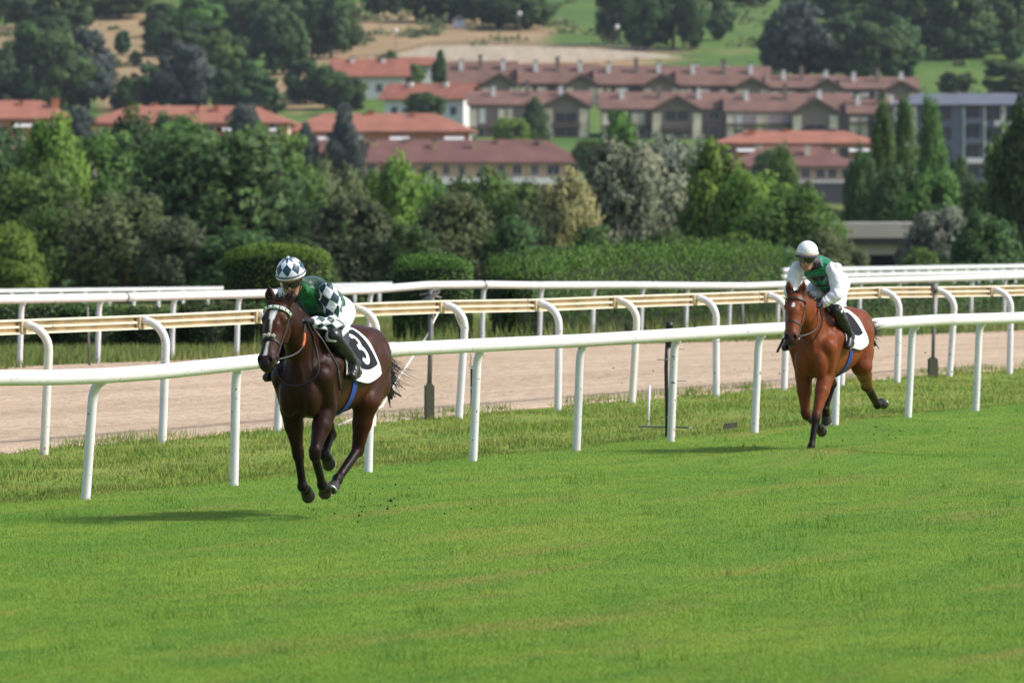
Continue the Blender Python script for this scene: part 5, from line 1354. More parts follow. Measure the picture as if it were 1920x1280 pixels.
    q = (V - poll) @ R; t_ = q[:, 0] / L
    inner = np.zeros(len(V))
    for sp in subs[:2]: inner = np.maximum(inner, np.clip(1 - pdist(sp, V) / .010, 0, 1))
    paint(inner * .9, (.008, .006, .006))
    front = np.clip(q[:, 2] / .02, 0, 1) * (np.abs(t_ - .5) < .62)
    for (t0, t1, w0, w1, y0) in cfg['blaze']:
        tt = np.clip((t_ - t0) / (t1 - t0), 0, 1); half = w0 + (w1 - w0) * tt
        e = np.minimum(np.minimum((t_ - t0) * L, (t1 - t_) * L), half - np.abs(q[:, 1] - y0)) + .004 * vnoise(q[:, 0] * 80, q[:, 1] * 80, 5)
        paint(np.clip(e / .008 + .5, 0, 1) * front, (.74, .72, .69))
    me = npmesh('body', V, quads=Q, smooth=True, mats=[M['coat']]); add_attr(me, 'coat', col)
    body = link('body', me, root)
    toes = cfg['toes']
    for (P, T), td in zip(feet, toes): hoof_parts(root, P, T, td)
    for s in (1, -1):
        e = hp(.235, s * .084, .020)
        mb = MB(); 
        bm = bmesh.new(); bmesh.ops.create_uvsphere(bm, u_segments=14, v_segments=10, radius=.0205); ms = bpy.data.meshes.new('eye'); bm.to_mesh(ms); bm.free()
        ms.materials.append(M['eye']); ms.polygons.foreach_set('use_smooth', np.ones(len(ms.polygons), dtype=bool))
        o = link('eye', ms, root); o.location = e
    bvh = BVHTree.FromPolygons([tuple(v) for v in V], [tuple(int(i) for i in q_) for q_ in Q])
    # mane, forelock, tail: separate locks of hair
    r = np.random.RandomState(cfg['seed'])
    def locks(nm, roots, dirs, lens, rad, droop, curl, mat=M['hair'], parent=root, seg=6):
        mb = MB()
        for p0, d0, L0 in zip(roots, dirs, lens):
            p = Vector(p0); d = Vector(d0).normalized(); pts = [p.copy()]; w = Vector(r.normal(0, curl, 3))
            for k in range(seg):
                d = (d + Vector((0, 0, -droop)) + w * (k / seg)).normalized(); p = p + d * (L0 / seg); pts.append(p.copy())
            rr = rad * r.uniform(.6, 1.3); mb.tube(pts, [rr * (1 - .8 * (k / seg) ** 1.5) for k in range(seg + 1)], 4, cap=False)
        return mb.build(nm, mat, parent, smooth=True)
    nt_ = 320; ts = r.uniform(0, 1, nt_); cr = np.array([(.10, 0, 1.585), (.38, poll[1]*.2, 1.60 + (poll[2]-1.7)*.45), (.68, poll[1]*.7, poll[2]+.005), poll + [-.05, 0, .05]])
    rt = np.stack([np.interp(ts, np.linspace(0, 1, 4), cr[:, i]) for i in range(3)], -1) + r.normal(0, .006, (nt_, 3)) - [0, 0, .01]
    sd = cfg['mane_side']
    locks('mane', rt, np.stack([r.normal(-.5, .25, nt_), sd * np.abs(r.normal(.5, .35, nt_)), r.uniform(.25, .9, nt_)], -1), r.uniform(.07, .14, nt_), .0045, .16, .15)
    nf = 46
    rt = np.array([hp(-.01, r.normal(0, .022), -.02 + .02 * r.rand()) for _ in range(nf)]) + np.array([0, 0, .04])
    locks('forelock', rt, np.array([fn * .5 + hd * r.uniform(-.1, .6) + lat * r.normal(0, .35) + np.array([0, 0, .35]) for _ in range(nf)]), r.uniform(.05, .12, nf), .005, .12, .2)
    nt2 = 620; tb = np.array([-1.24, 0, 1.40])
    rt = tb + r.normal(0, .016, (nt2, 3)); td = np.array(cfg['tail'])
    locks('tail', rt, np.array([td + r.normal(0, cfg['tail_spread'], 3) for _ in range(nt2)]), r.uniform(.5, 1., nt2) * cfg['tail_len'], .0042, cfg['tail_droop'], .16, seg=8)
    tl = cfg['tail_len']; tdn = nrmz(td); tp = [tb, tb + tdn * .12, tb + tdn * .26 + np.array([0, 0, -.015]), tb + tdn * tl * .62 + np.array([0, 0, -.05]), tb + tdn * tl * .86 + np.array([0, 0, -.09])]
    tpr = chain(tp, [.035, .040, .055, .060, .018], 'ta') + [cone(tp[2] + r.normal(0, .03, 3), tp[3] + r.normal(0, .05, 3), .03, .018, 'ta', k=.02) for _ in range(6)] + [cone(tp[3] + r.normal(0, .03, 3), tp[4] + r.normal(0, .05, 3), .022, .006, 'ta', k=.012) for _ in range(9)]
    Vt, Qt = sdf_mesh(tpr, .007, .02, [], 1); Vt = Vt + vert_normals(Vt, Qt) * (.006 * vnoise(Vt[:, 1] * 160, Vt[:, 0] * 60 + Vt[:, 2] * 25, 9))[:, None]
    link('tail_mass', npmesh('tail_mass', Vt, quads=Qt, smooth=True, mats=[M['hair']]), root)
    MB().tube([tb + np.array([.05, 0, .0]), tb, tb + td * .10, tb + td * .22 + np.array([0, 0, -.02])], [.045, .042, .034, .015], 10).build('tail_dock', M['hair'], root, smooth=True)
    return dict(root=root, body=body, V=V, Q=Q, bvh=bvh, hp=hp, hd=hd, lat=lat, fn=fn, L=L, poll=poll)

def shell(bvh, c, d, off):
    """first skin point from an inner point c along d, lifted off it"""
    d = Vector(d).normalized(); hit, n, i, dist = bvh.ray_cast(Vector(c), d)
    if hit is None: return Vector(c) + d * .1
    return hit + d * off
def ribbon(paths, name, mat, parent, closed=False, thick=.004):
    """strap from a list of (left edge, right edge) points, given some thickness"""
    mb = MB(); n = len(paths); cs = []
    for i, (a, b, nn) in enumerate(paths): cs += [a, b, b + nn * thick, a + nn * thick]
    mb.v = [tuple(p) for p in cs]
    rng_ = range(n if closed else n - 1)
    for i in rng_:
        j = (i + 1) % n
        for k in range(4):
            k2 = (k + 1) % 4; mb.f.append((i*4+k, i*4+k2, j*4+k2, j*4+k)); mb.m.append(0)
    if not closed:
        mb.f.append((0, 1, 2, 3)); mb.m.append(0); e = (n-1)*4; mb.f.append((e+3, e+2, e+1, e)); mb.m.append(0)
    o = mb.build(name, mat, parent)
    bm = bmesh.new(); bm.from_mesh(o.data); bmesh.ops.recalc_face_normals(bm, faces=bm.faces[:]); bm.to_mesh(o.data); bm.free()
    return o

def build_tack(h, cfg, who):
    """bridle with reins, girth, saddle cloth and saddle, each its own thing"""
    root, bvh, hp, hd, lat, fn, L = h['root'], h['bvh'], h['hp'], h['hd'], h['lat'], h['fn'], h['L']
    lm = M[cfg['leather']]
    br = empty('bridle', root.location, root.rotation_euler.z); br.scale = root.scale; tag(br, cfg['bridle_label'], 'bridle')
    def ring(t, a0, a1, width, off, name, mat, n=28, zc=-.045, closed=False, thick=.005, skew=0.0, parent=br):
        path = []
        for a in np.linspace(a0, a1, n, endpoint=not closed):
            d = fn * math.cos(a) + lat * math.sin(a)
            tt = t + skew * (1 - math.cos(a)) / 2
            ps = [shell(bvh, hp(tt + s * width / 2 / L, 0, zc), d, off) for s in (-1, 1)]
            path.append((ps[0], ps[1], Vector(d)))
        return ribbon(path, name, mat, parent, closed, thick)
    ring(.60, 0, 2 * math.pi, cfg['noseband'], .003, 'noseband', lm, closed=True, skew=.10)
    ring(.10, -1.5, 1.5, .026, .006, 'browband', M[cfg['brow']], thick=.012)
    if cfg.get('beads'):
        for k, a in enumerate(np.linspace(-1.45, 1.45, 17)):
            d = fn * math.cos(a) + lat * math.sin(a); p = shell(bvh, hp(.10, 0, -.045), d, .018)
            bm = bmesh.new(); bmesh.ops.create_icosphere(bm, subdivisions=2, radius=.0095); ms = bpy.data.meshes.new('bead'); bm.to_mesh(ms); bm.free(); ms.materials.append(M['bead_white'] if k % 2 else M['bead_green'])
            o = link('bead', ms, br); o.location = p
    for s in (1, -1):
        for aa, w_ in ((1.45, .016), (1.95, .012)):
            path = []
            for t in np.linspace(.07, .80 if aa < 1.6 else .58, 18):
                a = s * (aa - (.25 * t if aa < 1.6 else .1 * t)); d = fn * math.cos(a) + lat * math.sin(a)
                p = shell(bvh, hp(t, 0, -.045), d, .006); tn = Vector(np.cross(hd, d)).normalized() * (w_ / 2)
                path.append((p - tn, p + tn, Vector(d)))
            ribbon(path, 'cheek_strap', lm, br)
        # bit ring
        c = Vector(shell(bvh, hp(.835, 0, -.045), lat * s * 1.0 - fn * .12, .012)); pts = []
        for a in np.linspace(0, 2 * math.pi, 17): pts.append(c + Vector(hd * (.034 * math.cos(a)) + (-fn) * (.034 * math.sin(a))))
        MB().tube(pts, .0055, 6, cap=False).build('bit_ring', M['steel'], br, smooth=True)
        h['bit%+d' % s] = c
    # headpiece behind the ears
    path = []
    for a in np.linspace(-1.5, 1.5, 20):
        d = np.array([0, 0, 1.]) * math.cos(a) * .9 + fn * -.30 * math.cos(a) + lat * math.sin(a)
        path_c = hp(.06, 0, -.06); p = shell(bvh, path_c, d, .006); tn = Vector(np.cross(d, lat)).normalized() * .013 if abs(math.cos(a)) > .2 else Vector(hd) * .013
        path.append((p - tn, p + tn, Vector(nrmz(d))))
    ribbon(path, 'headpiece', lm, br)
    if cfg.get('fleece'):
        for k in range(3):
            a = (k - 1) * .34; d = fn * math.cos(a) + lat * math.sin(a); p = shell(bvh, hp(.56, 0, -.045), d, .006)
            bm = bmesh.new(); bmesh.ops.create_icosphere(bm, subdivisions=2, radius=.019)
            for v_ in bm.verts: v_.co *= 1 + .22 * math.sin(v_.co.x * 330 + k) * math.cos(v_.co.z * 290)
            ms = bpy.data.meshes.new('fleece_tuft'); bm.to_mesh(ms); bm.free(); ms.materials.append(M['fleece']); o = link('fleece_tuft', ms, br); o.location = p
    # reins
    for s in (1, -1):
        a = h['bit%+d' % s]; hand = Vector(cfg['hands'][0 if s > 0 else 1])
        mid = a.lerp(hand, .5) + Vector((-.02, s * .05, -.06)); pts = [a, a.lerp(mid, .5) + Vector((0, s * .03, -.02)), mid, mid.lerp(hand, .55) + Vector((0, s * .01, -.01)), hand]
        pp = []
        for k in range(25):                   # the rein lies along the neck on its way to the hand
            t = k / 24; p = a.lerp(hand, t) + Vector((0, s * .10 * math.sin(math.pi * t), -.07 * math.sin(math.pi * t)))
            loc_, n_, _, _ = bvh.find_nearest(p)
            if (p - loc_).dot(n_) < .014 and 0 < k < 24: p = loc_ + n_ * .014
            pp.append(p)
        for _ in range(3): pp = [pp[0]] + [(pp[k-1] + pp[k] * 2 + pp[k+1]) / 4 for k in range(1, 24)] + [pp[-1]]
        MB().tube(pp, .0085, 6).build('rein', lm, br, smooth=True)
        if cfg.get('grip'): MB().tube(pp[13:20], .0125, 8).build('rein_grip', M['rubber'], br, smooth=True)
    # loop of slack rein hanging over the neck, and a running martingale strap
    hl, hr = Vector(cfg['hands'][0]), Vector(cfg['hands'][1])
    lp = [hl, Vector((.52, .21, 1.42)), Vector((.62, .19, 1.18 if cfg['loop'] else 1.30)), Vector((.70, 0, 1.06 if cfg['loop'] else 1.16)), Vector((.62, -.19, 1.18 if cfg['loop'] else 1.30)), Vector((.52, -.21, 1.42)), hr]
    out = []
    for p in lp[1:-1]:
        c = Vector((p.x - .10, 0, p.z + .10)); loc, nn, i, dd = bvh.find_nearest(p); out.append(loc + nn * .012)
    sm = [lp[0]] + out + [lp[-1]]
    def catmull(P, n=8):
        P = [P[0]] + P + [P[-1]]; R_ = []
        for i in range(1, len(P) - 2):
            for k in range(n):
                t = k / n; a, b, c, d = P[i-1], P[i], P[i+1], P[i+2]
                R_.append(.5 * ((2*b) + (c - a) * t + (2*a - 5*b + 4*c - d) * t*t + (3*b - a - 3*c + d) * t**3))
        return R_ + [P[-2]]
    pts = []
    for p in catmull(sm):
        loc, nn, i, dd = bvh.find_nearest(p)
        if (p - loc).dot(nn) < .010: p = loc + nn * .010
        pts.append(p)
    MB().tube(pts, .0075, 6).build('rein_loop', lm, br, smooth=True)

    # girth
    def belt(f, a0, a1, width, off, n=40, c=(0, 0, 1.17)):
        path = []
        for a in np.linspace(a0, a1, n):
            d = Vector((0, math.sin(a), -math.cos(a)))
            ps = [shell(bvh, (f + s * width / 2, 0, 1.17), d, off) for s in (1, -1)]; path.append((ps[0], ps[1], d))
        return path
    gi = empty('girth', root.location, root.rotation_euler.z); gi.scale = root.scale; tag(gi, f'blue webbing girth strapped round the belly of {who}', 'girth')
    ribbon(belt(cfg['girth_f'], -1.9, 1.9, .085, .005), 'webbing', M['girth_blue'], gi, thick=.006)
    # saddle cloth draped over back and flanks
    f0, f1, amax = .16, -.60, cfg['cloth_arc']
    nf_, na = 150, 230
    fs = np.linspace(f0, f1, nf_); as_ = np.linspace(-1, 1, na); grid = np.zeros((nf_, na, 3))
    # arc length parameter: sample skin section, walk outward from the spine
    for i, f in enumerate(fs):
        angs = np.linspace(0, 2.15, 60)
        for sgn in (1, -1):
            sec = [shell(bvh, (f, 0, 1.17), (0, sgn * math.sin(a), math.cos(a)), .010) for a in angs]
            dl = np.concatenate([[0], np.cumsum([(sec[k+1] - sec[k]).length for k in range(len(sec) - 1)])])
            S3 = np.array([tuple(p) for p in sec])
            g = (f - f0) / (f1 - f0)
            reach = amax * (1 + .10 * math.sin(g * math.pi) - .03 * g)
            for j in range(na):
                a = as_[j] * sgn
                if a < 0: continue
                l = a * reach; p = np.array([np.interp(l, dl, S3[:, k]) for k in range(3)])
                fl = max(0, a - .55); p[1] += sgn * (fl * .03 + .005 * math.sin(f * 17 + a * 3 + sgn) * a * a); p[0] += -.04 * a * a * (g - .2)
                grid[i, j] = p
    for _ in range(14):                       # cloth bridges the hollows between the muscles
        g2 = grid.copy(); g2[1:-1] += .5 * (grid[:-2] + grid[2:] - 2 * grid[1:-1]) * .5; g2[:, 1:-1] += .5 * (g2[:, :-2] + g2[:, 2:] - 2 * g2[:, 1:-1]) * .5; grid = g2
    for i in range(nf_):
        for j in range(na):
            loc_, n_, _, _ = bvh.find_nearest(Vector(grid[i, j])); dd = (Vector(grid[i, j]) - loc_).dot(n_)
            if dd < .009: grid[i, j] = tuple(Vector(grid[i, j]) + n_ * (.009 - dd))
    for _ in range(3):
        g2 = grid.copy(); g2[1:-1] += .25 * (grid[:-2] + grid[2:] - 2 * grid[1:-1]); grid = g2
    kinds = np.zeros((nf_ - 1, na - 1), int)
    def in3(x, y):
        """figure three in a unit box, y up"""
        d1 = math.hypot((x - .46) / 1.0, (y - .715) / .92); d2 = math.hypot((x - .46) / 1.1, (y - .285) / 1.0)
        a1 = math.atan2(y - .715, x - .46); a2 = math.atan2(y - .285, x - .46)
        w = .082
        if abs(d1 - .205) < w and not (a1 > 2.6 or a1 < -1.75): return True
        if abs(d2 - .220) < w and not (a2 < -2.55 or a2 > 1.75): return True
        if abs(y - .505) < .075 and .33 < x < .52: return True
        return False
    pf0, pf1, pa0, pa1 = cfg['panel']
    for i in range(nf_ - 1):
        for j in range(na - 1):
            a = (as_[j] + as_[j+1]) / 2; f = (fs[i] + fs[i+1]) / 2
            sd = 1 if a > 0 else -1; a = abs(a)
            if pf1 < f < pf0 and pa0 < a < pa1:
                kinds[i, j] = 1
                x = (pf0 - f) / (pf0 - pf1); x = x if sd > 0 else 1 - x; y = 1 - (a - pa0) / (pa1 - pa0)
                if cfg['number'] and in3((x - .5) * 1.5 + .47, (y - .13) / .76): kinds[i, j] = 2
            if cfg.get('border') and pf1 - .012 < f < pf0 + .012 and pa0 - .02 < a < pa1 + .02 and kinds[i, j] == 0: kinds[i, j] = 0
    idx = np.arange(nf_ * na).reshape(nf_, na)
    q = np.stack([idx[:-1, :-1], idx[1:, :-1], idx[1:, 1:], idx[:-1, 1:]], -1).reshape(-1, 4)[:, ::-1]
    me = npmesh('saddle_cloth', grid.reshape(-1, 3), quads=q, smooth=True, mats=[M['cloth_white'], M['cloth_black'], M['cloth_white']], matidx=kinds.ravel())
    sc = link('saddle_cloth', me); sc.location = root.location; sc.rotation_euler = root.rotation_euler; sc.scale = root.scale
    so = sc.modifiers.new('thick', 'SOLIDIFY'); so.thickness = .008; so.offset = 1
    tag(sc, cfg['cloth_label'], 'saddle cloth')
    # saddle: padded seat, flaps and a raised cantle
    nf_, na = 26, 41; fs = np.linspace(.14, -.36, nf_); grid = np.zeros((nf_, na, 3))
    for i, f in enumerate(fs):
        g = i / (nf_ - 1)
        for j, a in enumerate(np.linspace(-1, 1, na)):
            wid = .98 * (1 - .55 * max(0, g - .45) / .55) ; ang = a * wid * (1.05 if g < .55 else .9)
            lift = .022 + .035 * math.exp(-((g - .05) / .12) ** 2) * (1 - abs(a)) + .055 * math.exp(-((g - .97) / .16) ** 2) * (1 - abs(a) ** 2)
            if abs(a) > .96 or g in (0., 1.): lift = .014
            grid[i, j] = shell(bvh, (f, 0, 1.17), (0, math.sin(ang), math.cos(ang)), lift)
    idx = np.arange(nf_ * na).reshape(nf_, na); q = np.stack([idx[:-1, :-1], idx[1:, :-1], idx[1:, 1:], idx[:-1, 1:]], -1).reshape(-1, 4)[:, ::-1]
    sa = empty('saddle', root.location, root.rotation_euler.z); sa.scale = root.scale; tag(sa, f'small {cfg["saddle_col"]} racing saddle under the jockey on {who}', 'saddle')
    sm_ = link('seat', npmesh('seat', grid.reshape(-1, 3), quads=q, smooth=True, mats=[M[cfg['saddle_mat']]]), sa)
    so = sm_.modifiers.new('thick', 'SOLIDIFY'); so.thickness = .014; so.offset = -1
    for s, an in ((1, cfg['ankles'][0]), (-1, cfg['ankles'][1])):
        top = shell(bvh, (-.02, 0, 1.17), (0, s * math.sin(.9), math.cos(.9)), .03); an = Vector(an)
        it = an + Vector((.04, 0, .02))
        MB().tube([top, top.lerp(it, .5) + Vector((0, s * .02, 0)), it], .012, 6, flat=.4).build('stirrup_leather', M['leather'], sa, smooth=True)
        ctr = an + Vector((.035, 0, -.045)); pts = [ctr + Vector((0, .060 * math.cos(a), .062 * math.sin(a))) for a in np.linspace(-.6, math.pi + .6, 14)]
        st = MB().tube(pts + [pts[0]], .007, 6).build('stirrup_iron', M['steel'], sa, smooth=True)
# ================================================================== jockeys
M['bead_white'] = pm('white_bead', (.72, .74, .70), .4, .05, 10.)
M['bead_green'] = pm('green_bead', (.03, .20, .09), .4, .1, 10.)
def skin_mat():
    m, nt, bs = newmat('skin'); a = N(nt, 'ShaderNodeAttribute'); a.attribute_name = 'skin'
    nt.links.new(a.outputs['Color'], bs.inputs['Base Color']); bs.inputs['Roughness'].default_value = .5; setspec(bs, .35)
    bs.inputs['Subsurface Weight'].default_value = .08; bs.inputs['Subsurface Radius'].default_value = (.01, .004, .002)
    return m
M['skin'] = skin_mat()
M['breeches'] = pm('white_breeches', (.76, .76, .78), .6, .04, 6., bump=.006, bscale=11, spec=.3)
M['boot'] = pm('black_riding_boot', (.014, .013, .014), .32, .25, 12., bump=.003, bscale=16, spec=.5)
M['boot_grey'] = pm('grey_boot_trim', (.26, .26, .27), .45, .2, 20., spec=.4)
M['glove'] = pm('black_glove', (.012, .012, .014), .6, .2, 20.)
M['goggles'] = pm('dark_goggle_lens', (.008, .009, .012), .07, .1, 4., spec=.8)
M['strap'] = pm('dark_strap', (.03, .03, .035), .6, .2, 10.)
M['blue_cuff'] = pm('blue_wrist_band', (.035, .16, .52), .6, .15, 20.)
M['gold_cuff'] = pm('cream_gold_cuff', (.62, .47, .20), .5, .25, 25.)
M['helmet_white'] = pm('white_helmet_silk', (.79, .78, .78), .5, .03, 6., bump=.002, bscale=20, spec=.4)
M['helmet_band'] = pm('grey_helmet_band', (.13, .15, .18), .5, .15, 12.)
M['helmet_beige'] = pm('beige_helmet_rim', (.44, .36, .27), .5, .1, 8.)
def silk_mat(name, rough=.42):
    m, nt, bs = newmat(name); a = N(nt, 'ShaderNodeAttribute'); a.attribute_name = 'silk'
    nt.links.new(a.outputs['Color'], bs.inputs['Base Color']); bs.inputs['Roughness'].default_value = rough; setspec(bs, .4); bs.inputs['Sheen Weight'].default_value = .15
    tc = N(nt, 'ShaderNodeTexCoord'); n_ = noise(nt, tc.outputs['Object'], 15., (1, 1, 1.6), 3, .55)
    bp = N(nt, 'ShaderNodeBump'); bp.inputs['Distance'].default_value = .03; bp.inputs['Strength'].default_value = .8
    nt.links.new(n_, bp.inputs['Height']); nt.links.new(bp.outputs[0], bs.inputs['Normal']); return m
M['silk'] = silk_mat('racing_silk')
def diamond_mat(name, c1, c2, bump=.010):
    """diamonds from the cloth's own seams: uv = (turns round, rows along)"""
    m, nt, bs = newmat(name); uv = N(nt, 'ShaderNodeUVMap'); uv.uv_map = 'seam'
    sx = N(nt, 'ShaderNodeSeparateXYZ'); nt.links.new(uv.outputs[0], sx.inputs[0])
    ad = N(nt, 'ShaderNodeMath', operation='ADD'); su = N(nt, 'ShaderNodeMath', operation='SUBTRACT')
    for n_ in (ad, su): nt.links.new(sx.outputs[0], n_.inputs[0]); nt.links.new(sx.outputs[1], n_.inputs[1])
    cb = N(nt, 'ShaderNodeCombineXYZ'); nt.links.new(ad.outputs[0], cb.inputs[0]); nt.links.new(su.outputs[0], cb.inputs[1]); cb.inputs[2].default_value = .5
    ck = N(nt, 'ShaderNodeTexChecker'); ck.inputs['Scale'].default_value = 1.0; ck.inputs['Color1'].default_value = (*c1, 1); ck.inputs['Color2'].default_value = (*c2, 1)
    nt.links.new(cb.outputs[0], ck.inputs['Vector']); nt.links.new(ck.outputs['Color'], bs.inputs['Base Color'])
    bs.inputs['Roughness'].default_value = .45; setspec(bs, .4)
    tc = N(nt, 'ShaderNodeTexCoord'); n_ = noise(nt, tc.outputs['Object'], 14., detail=4)
    bp = N(nt, 'ShaderNodeBump'); bp.inputs['Distance'].default_value = bump; bp.inputs['Strength'].default_value = .6
    nt.links.new(n_, bp.inputs['Height']); nt.links.new(bp.outputs[0], bs.inputs['Normal']); return m
M['diamond'] = diamond_mat('green_white_diamonds', (.008, .040, .050), (.76, .77, .82))
M['diamond_hat'] = diamond_mat('green_white_diamond_silk', (.012, .055, .095), (.76, .77, .82), .002)

def seam_uv(me, V, Q, U, W, wrap):
    """store face-corner uv; U is periodic with period wrap"""
    lay = me.uv_layers.new(name='seam'); u = U[Q].copy(); w = W[Q]
    big = (u.max(1) - u.min(1)) > wrap / 2
    u[big] = np.where(u[big] < wrap / 2, u[big] + wrap, u[big])
    lay.data.foreach_set('uv', np.stack([u, w], -1).astype(np.float32).ravel())

def build_jockey(label, root_h, J, cfg):
    root = empty('person', root_h.location, root_h.rotation_euler.z); root.scale = root_h.scale; tag(root, label, 'person')
    A = {k: np.array(v, float) for k, v in J.items()}
    lat = np.array([0, 1., 0])
    e = nrmz(A['C'] - A['P']); n = nrmz(np.cross(e, lat)); n = n if n[2] > 0 else -n
    R = np.stack([e, lat, n], 1)
    hf = nrmz(A['look']); up = nrmz(np.array([0, 0, 1.]) - hf * hf[2]); hl = nrmz(np.cross(up, hf)); Hc = A['H']
    tilt = cfg.get('tilt', 0.); hl, up = hl * math.cos(tilt) + up * math.sin(tilt), up * math.cos(tilt) - hl * math.sin(tilt)
    RH = np.stack([hf, hl, up], 1)
    def hh(x=0., y=0., z=0.): return Hc + hf * x + hl * y + up * z
    neck = A['N']
    # ---- body: one continuous skin from head to feet
    torso = lambda g=0., sh=1.0: [cone(A['P'], A['P'] + (A['C'] - A['P']) * .45, .115 + g, .105 + g, 'to', k=.06), ell(A['C'] - e * .02, (.20 + g, .165 + g, .115 + g), R, 'to', k=.06), cone(A['P'] + (A['C'] - A['P']) * .4, A['C'], .108 + g, .105 + g, 'to', k=.06),
                          cone(A['C'] + e * .06, A['C'] * (1 - sh) + A['SL'] * sh + e * .06 * (1 - sh), .085 + g, .068 + g, 'to', k=.05), cone(A['C'] + e * .06, A['C'] * (1 - sh) + A['SR'] * sh + e * .06 * (1 - sh), .085 + g, .068 + g, 'to', k=.05)]
    def arm(s, g=0.):
        S, E, W = A['S' + s], A['E' + s], A['W' + s]
        return [cone(S, S + (E - S) * .45, .060 + g, .054 + g, 'ar', k=.03), cone(S + (E - S) * .45, E, .053 + g, .043 + g, 'ar', k=.03), cone(E, E + (W - E) * .35, .044 + g, .042 + g, 'ar', k=.03), cone(E + (W - E) * .35, W, .041 + g, .029 + g, 'ar', k=.03)]
    def hand(s, g=0.):
        W, Hd = A['W' + s], A['D' + s]; d = nrmz(Hd - W); sd = 1 if s == 'L' else -1
        side = nrmz(np.cross(d, [0, 0, 1.])); dn = nrmz(np.cross(d, side)); dn = dn if dn[2] < 0 else -dn
        pr = [cone(W, Hd - d * .02, .027 + g, .034 + g, 'hd', k=.02), ell(Hd, (.042 + g, .042 + g, .021 + g), np.stack([d, side, dn], 1), 'hd', k=.015)]
        for i, (ln, off) in enumerate(((.9, -.030), (1.0, -.010), (.95, .011), (.78, .030))):
            k0 = Hd + d * .030 + side * off; k1 = k0 + d * .026 * ln + dn * .012; k2 = k1 + dn * .028 * ln - d * .004; k3 = k2 - d * .024 * ln + dn * .004
            pr += chain([k0, k1, k2, k3], [.0100 + g, .0095 + g, .0088 + g, .0078 + g], 'hd', k=.004)
        th = Hd - d * .022 - side * sd * .034
        pr += chain([th, th + d * .030 - side * sd * .012 + dn * .004, th + d * .056 + side * sd * .004 + dn * .012], [.0135 + g, .0112 + g, .0092 + g], 'hd', k=.006)
        return pr
    def leg(s, g=0.):
        Hp, K, An = A['H' + s], A['K' + s], A['A' + s]
        return [cone(Hp, Hp + (K - Hp) * .5, .092 + g, .080 + g, 'th', k=.04), cone(Hp + (K - Hp) * .5, K, .078 + g, .056 + g, 'th', k=.04)], [cone(K, K + (An - K) * .35, .053 + g, .055 + g, 'ca', k=.02), cone(K + (An - K) * .35, An, .054 + g, .036 + g, 'ca', k=.02)]
    def foot(s, g=0.):
        An, T, Hl = A['A' + s], A['T' + s], A['L' + s]
        return [cone(An, An * .4 + Hl * .6, .036 + g, .032 + g, 'fo', k=.02), cone(Hl, T, .032 + g, .030 + g, 'fo', k=.02), cone(An, An * .45 + T * .55, .036 + g, .034 + g, 'fo', k=.03)]
    hips = lambda g=0.: [ell(A['P'], (.135 + g, .155 + g, .125 + g), R, 'hi', k=.05)] + [ell(A['P'] - e * .06 + lat * (s * .075) - n * .0, (.105 + g, .092 + g, .105 + g), R, 'hi', k=.05) for s in (1, -1)]
    head = [ell(hh(-.005, 0, .012), (.098, .076, .103), RH, 'hd0', k=.02), ell(hh(.030, 0, -.055), (.066, .057, .072), RH, 'hd0', k=.03), ell(hh(.062, 0, -.112), (.028, .028, .022), RH, 'hd0', k=.03),
            cone(hh(-.03, .045, -.075), hh(.055, .022, -.108), .026, .020, 'hd0', k=.03), cone(hh(-.03, -.045, -.075), hh(.055, -.022, -.108), .026, .020, 'hd0', k=.03),
            cone(hh(.090, 0, -.008), hh(.108, 0, -.046), .010, .0145, 'no', k=.014), ell(hh(.100, .012, -.050), (.010, .008, .008), RH, 'no', k=.008), ell(hh(.100, -.012, -.050), (.010, .008, .008), RH, 'no', k=.008),
            ell(hh(.086, 0, .012), (.016, .050, .012), RH, 'hd0', k=.015), ell(hh(.088, 0, -.080), (.011, .025, .0055), RH, 'li', k=.005), ell(hh(.086, 0, -.091), (.011, .022, .0065), RH, 'li', k=.005),
            ell(hh(.062, .042, -.040), (.024, .020, .020), RH, 'hd0', k=.02), ell(hh(.062, -.042, -.040), (.024, .020, .020), RH, 'hd0', k=.02),
            ell(hh(-.012, .076, -.022), (.020, .009, .031), RH, 'er', k=.008), ell(hh(-.012, -.076, -.022), (.020, .009, .031), RH, 'er', k=.008),
            cone(hh(-.035, 0, -.06), neck, .054, .053, 'nk', k=.03), cone(neck, A['C'] + e * .06, .052, .060, 'nk', k=.03)]
    g = -.024
    body = torso(g) + hips(g) + head
    for s in 'LR':
        t_, c_ = leg(s, g); body += arm(s, g) + hand(s) + t_ + c_ + foot(s, g)
    V, Q = sdf_mesh(body, .0075, .02, [ell(hh(.088, .034, -.006), (.014, .017, .009), RH), ell(hh(.088, -.034, -.006), (.014, .017, .009), RH), ell(hh(.100, 0, -.0855), (.012, .020, .002), RH)], smooth=1)
    col = np.tile(np.array(cfg['skin'], float), (len(V), 1))
    w = tagw(body, V, ('li',), .01)[:, None]; col = col * (1 - w) + np.array(cfg['lips']) * w
    q = (V - Hc) @ RH; st = (np.clip((-q[:, 2] - .055) / .03, 0, 1) * (np.abs(q[:, 2]) < .16) * .25)[:, None]; col = col * (1 - st) + np.array([.09, .06, .05]) * st
    me = npmesh('body', V, quads=Q, smooth=True, mats=[M['skin']]); add_attr(me, 'skin', col); link('body', me, root)
    # ---- clothes
    def wrinkle(V, Q, amp, seed, fr=1.0):
        N_ = vert_normals(V, Q); a = vnoise(V[:, 0] * 26 * fr + V[:, 2] * 9, V[:, 1] * 24 * fr + V[:, 2] * 20 * fr, seed) + .5 * vnoise(V[:, 0] * 55 * fr, V[:, 2] * 50 * fr + V[:, 1] * 40, seed + 1)
        return V + N_ * (amp * (1 - np.abs(a) * 2.2))[:, None]
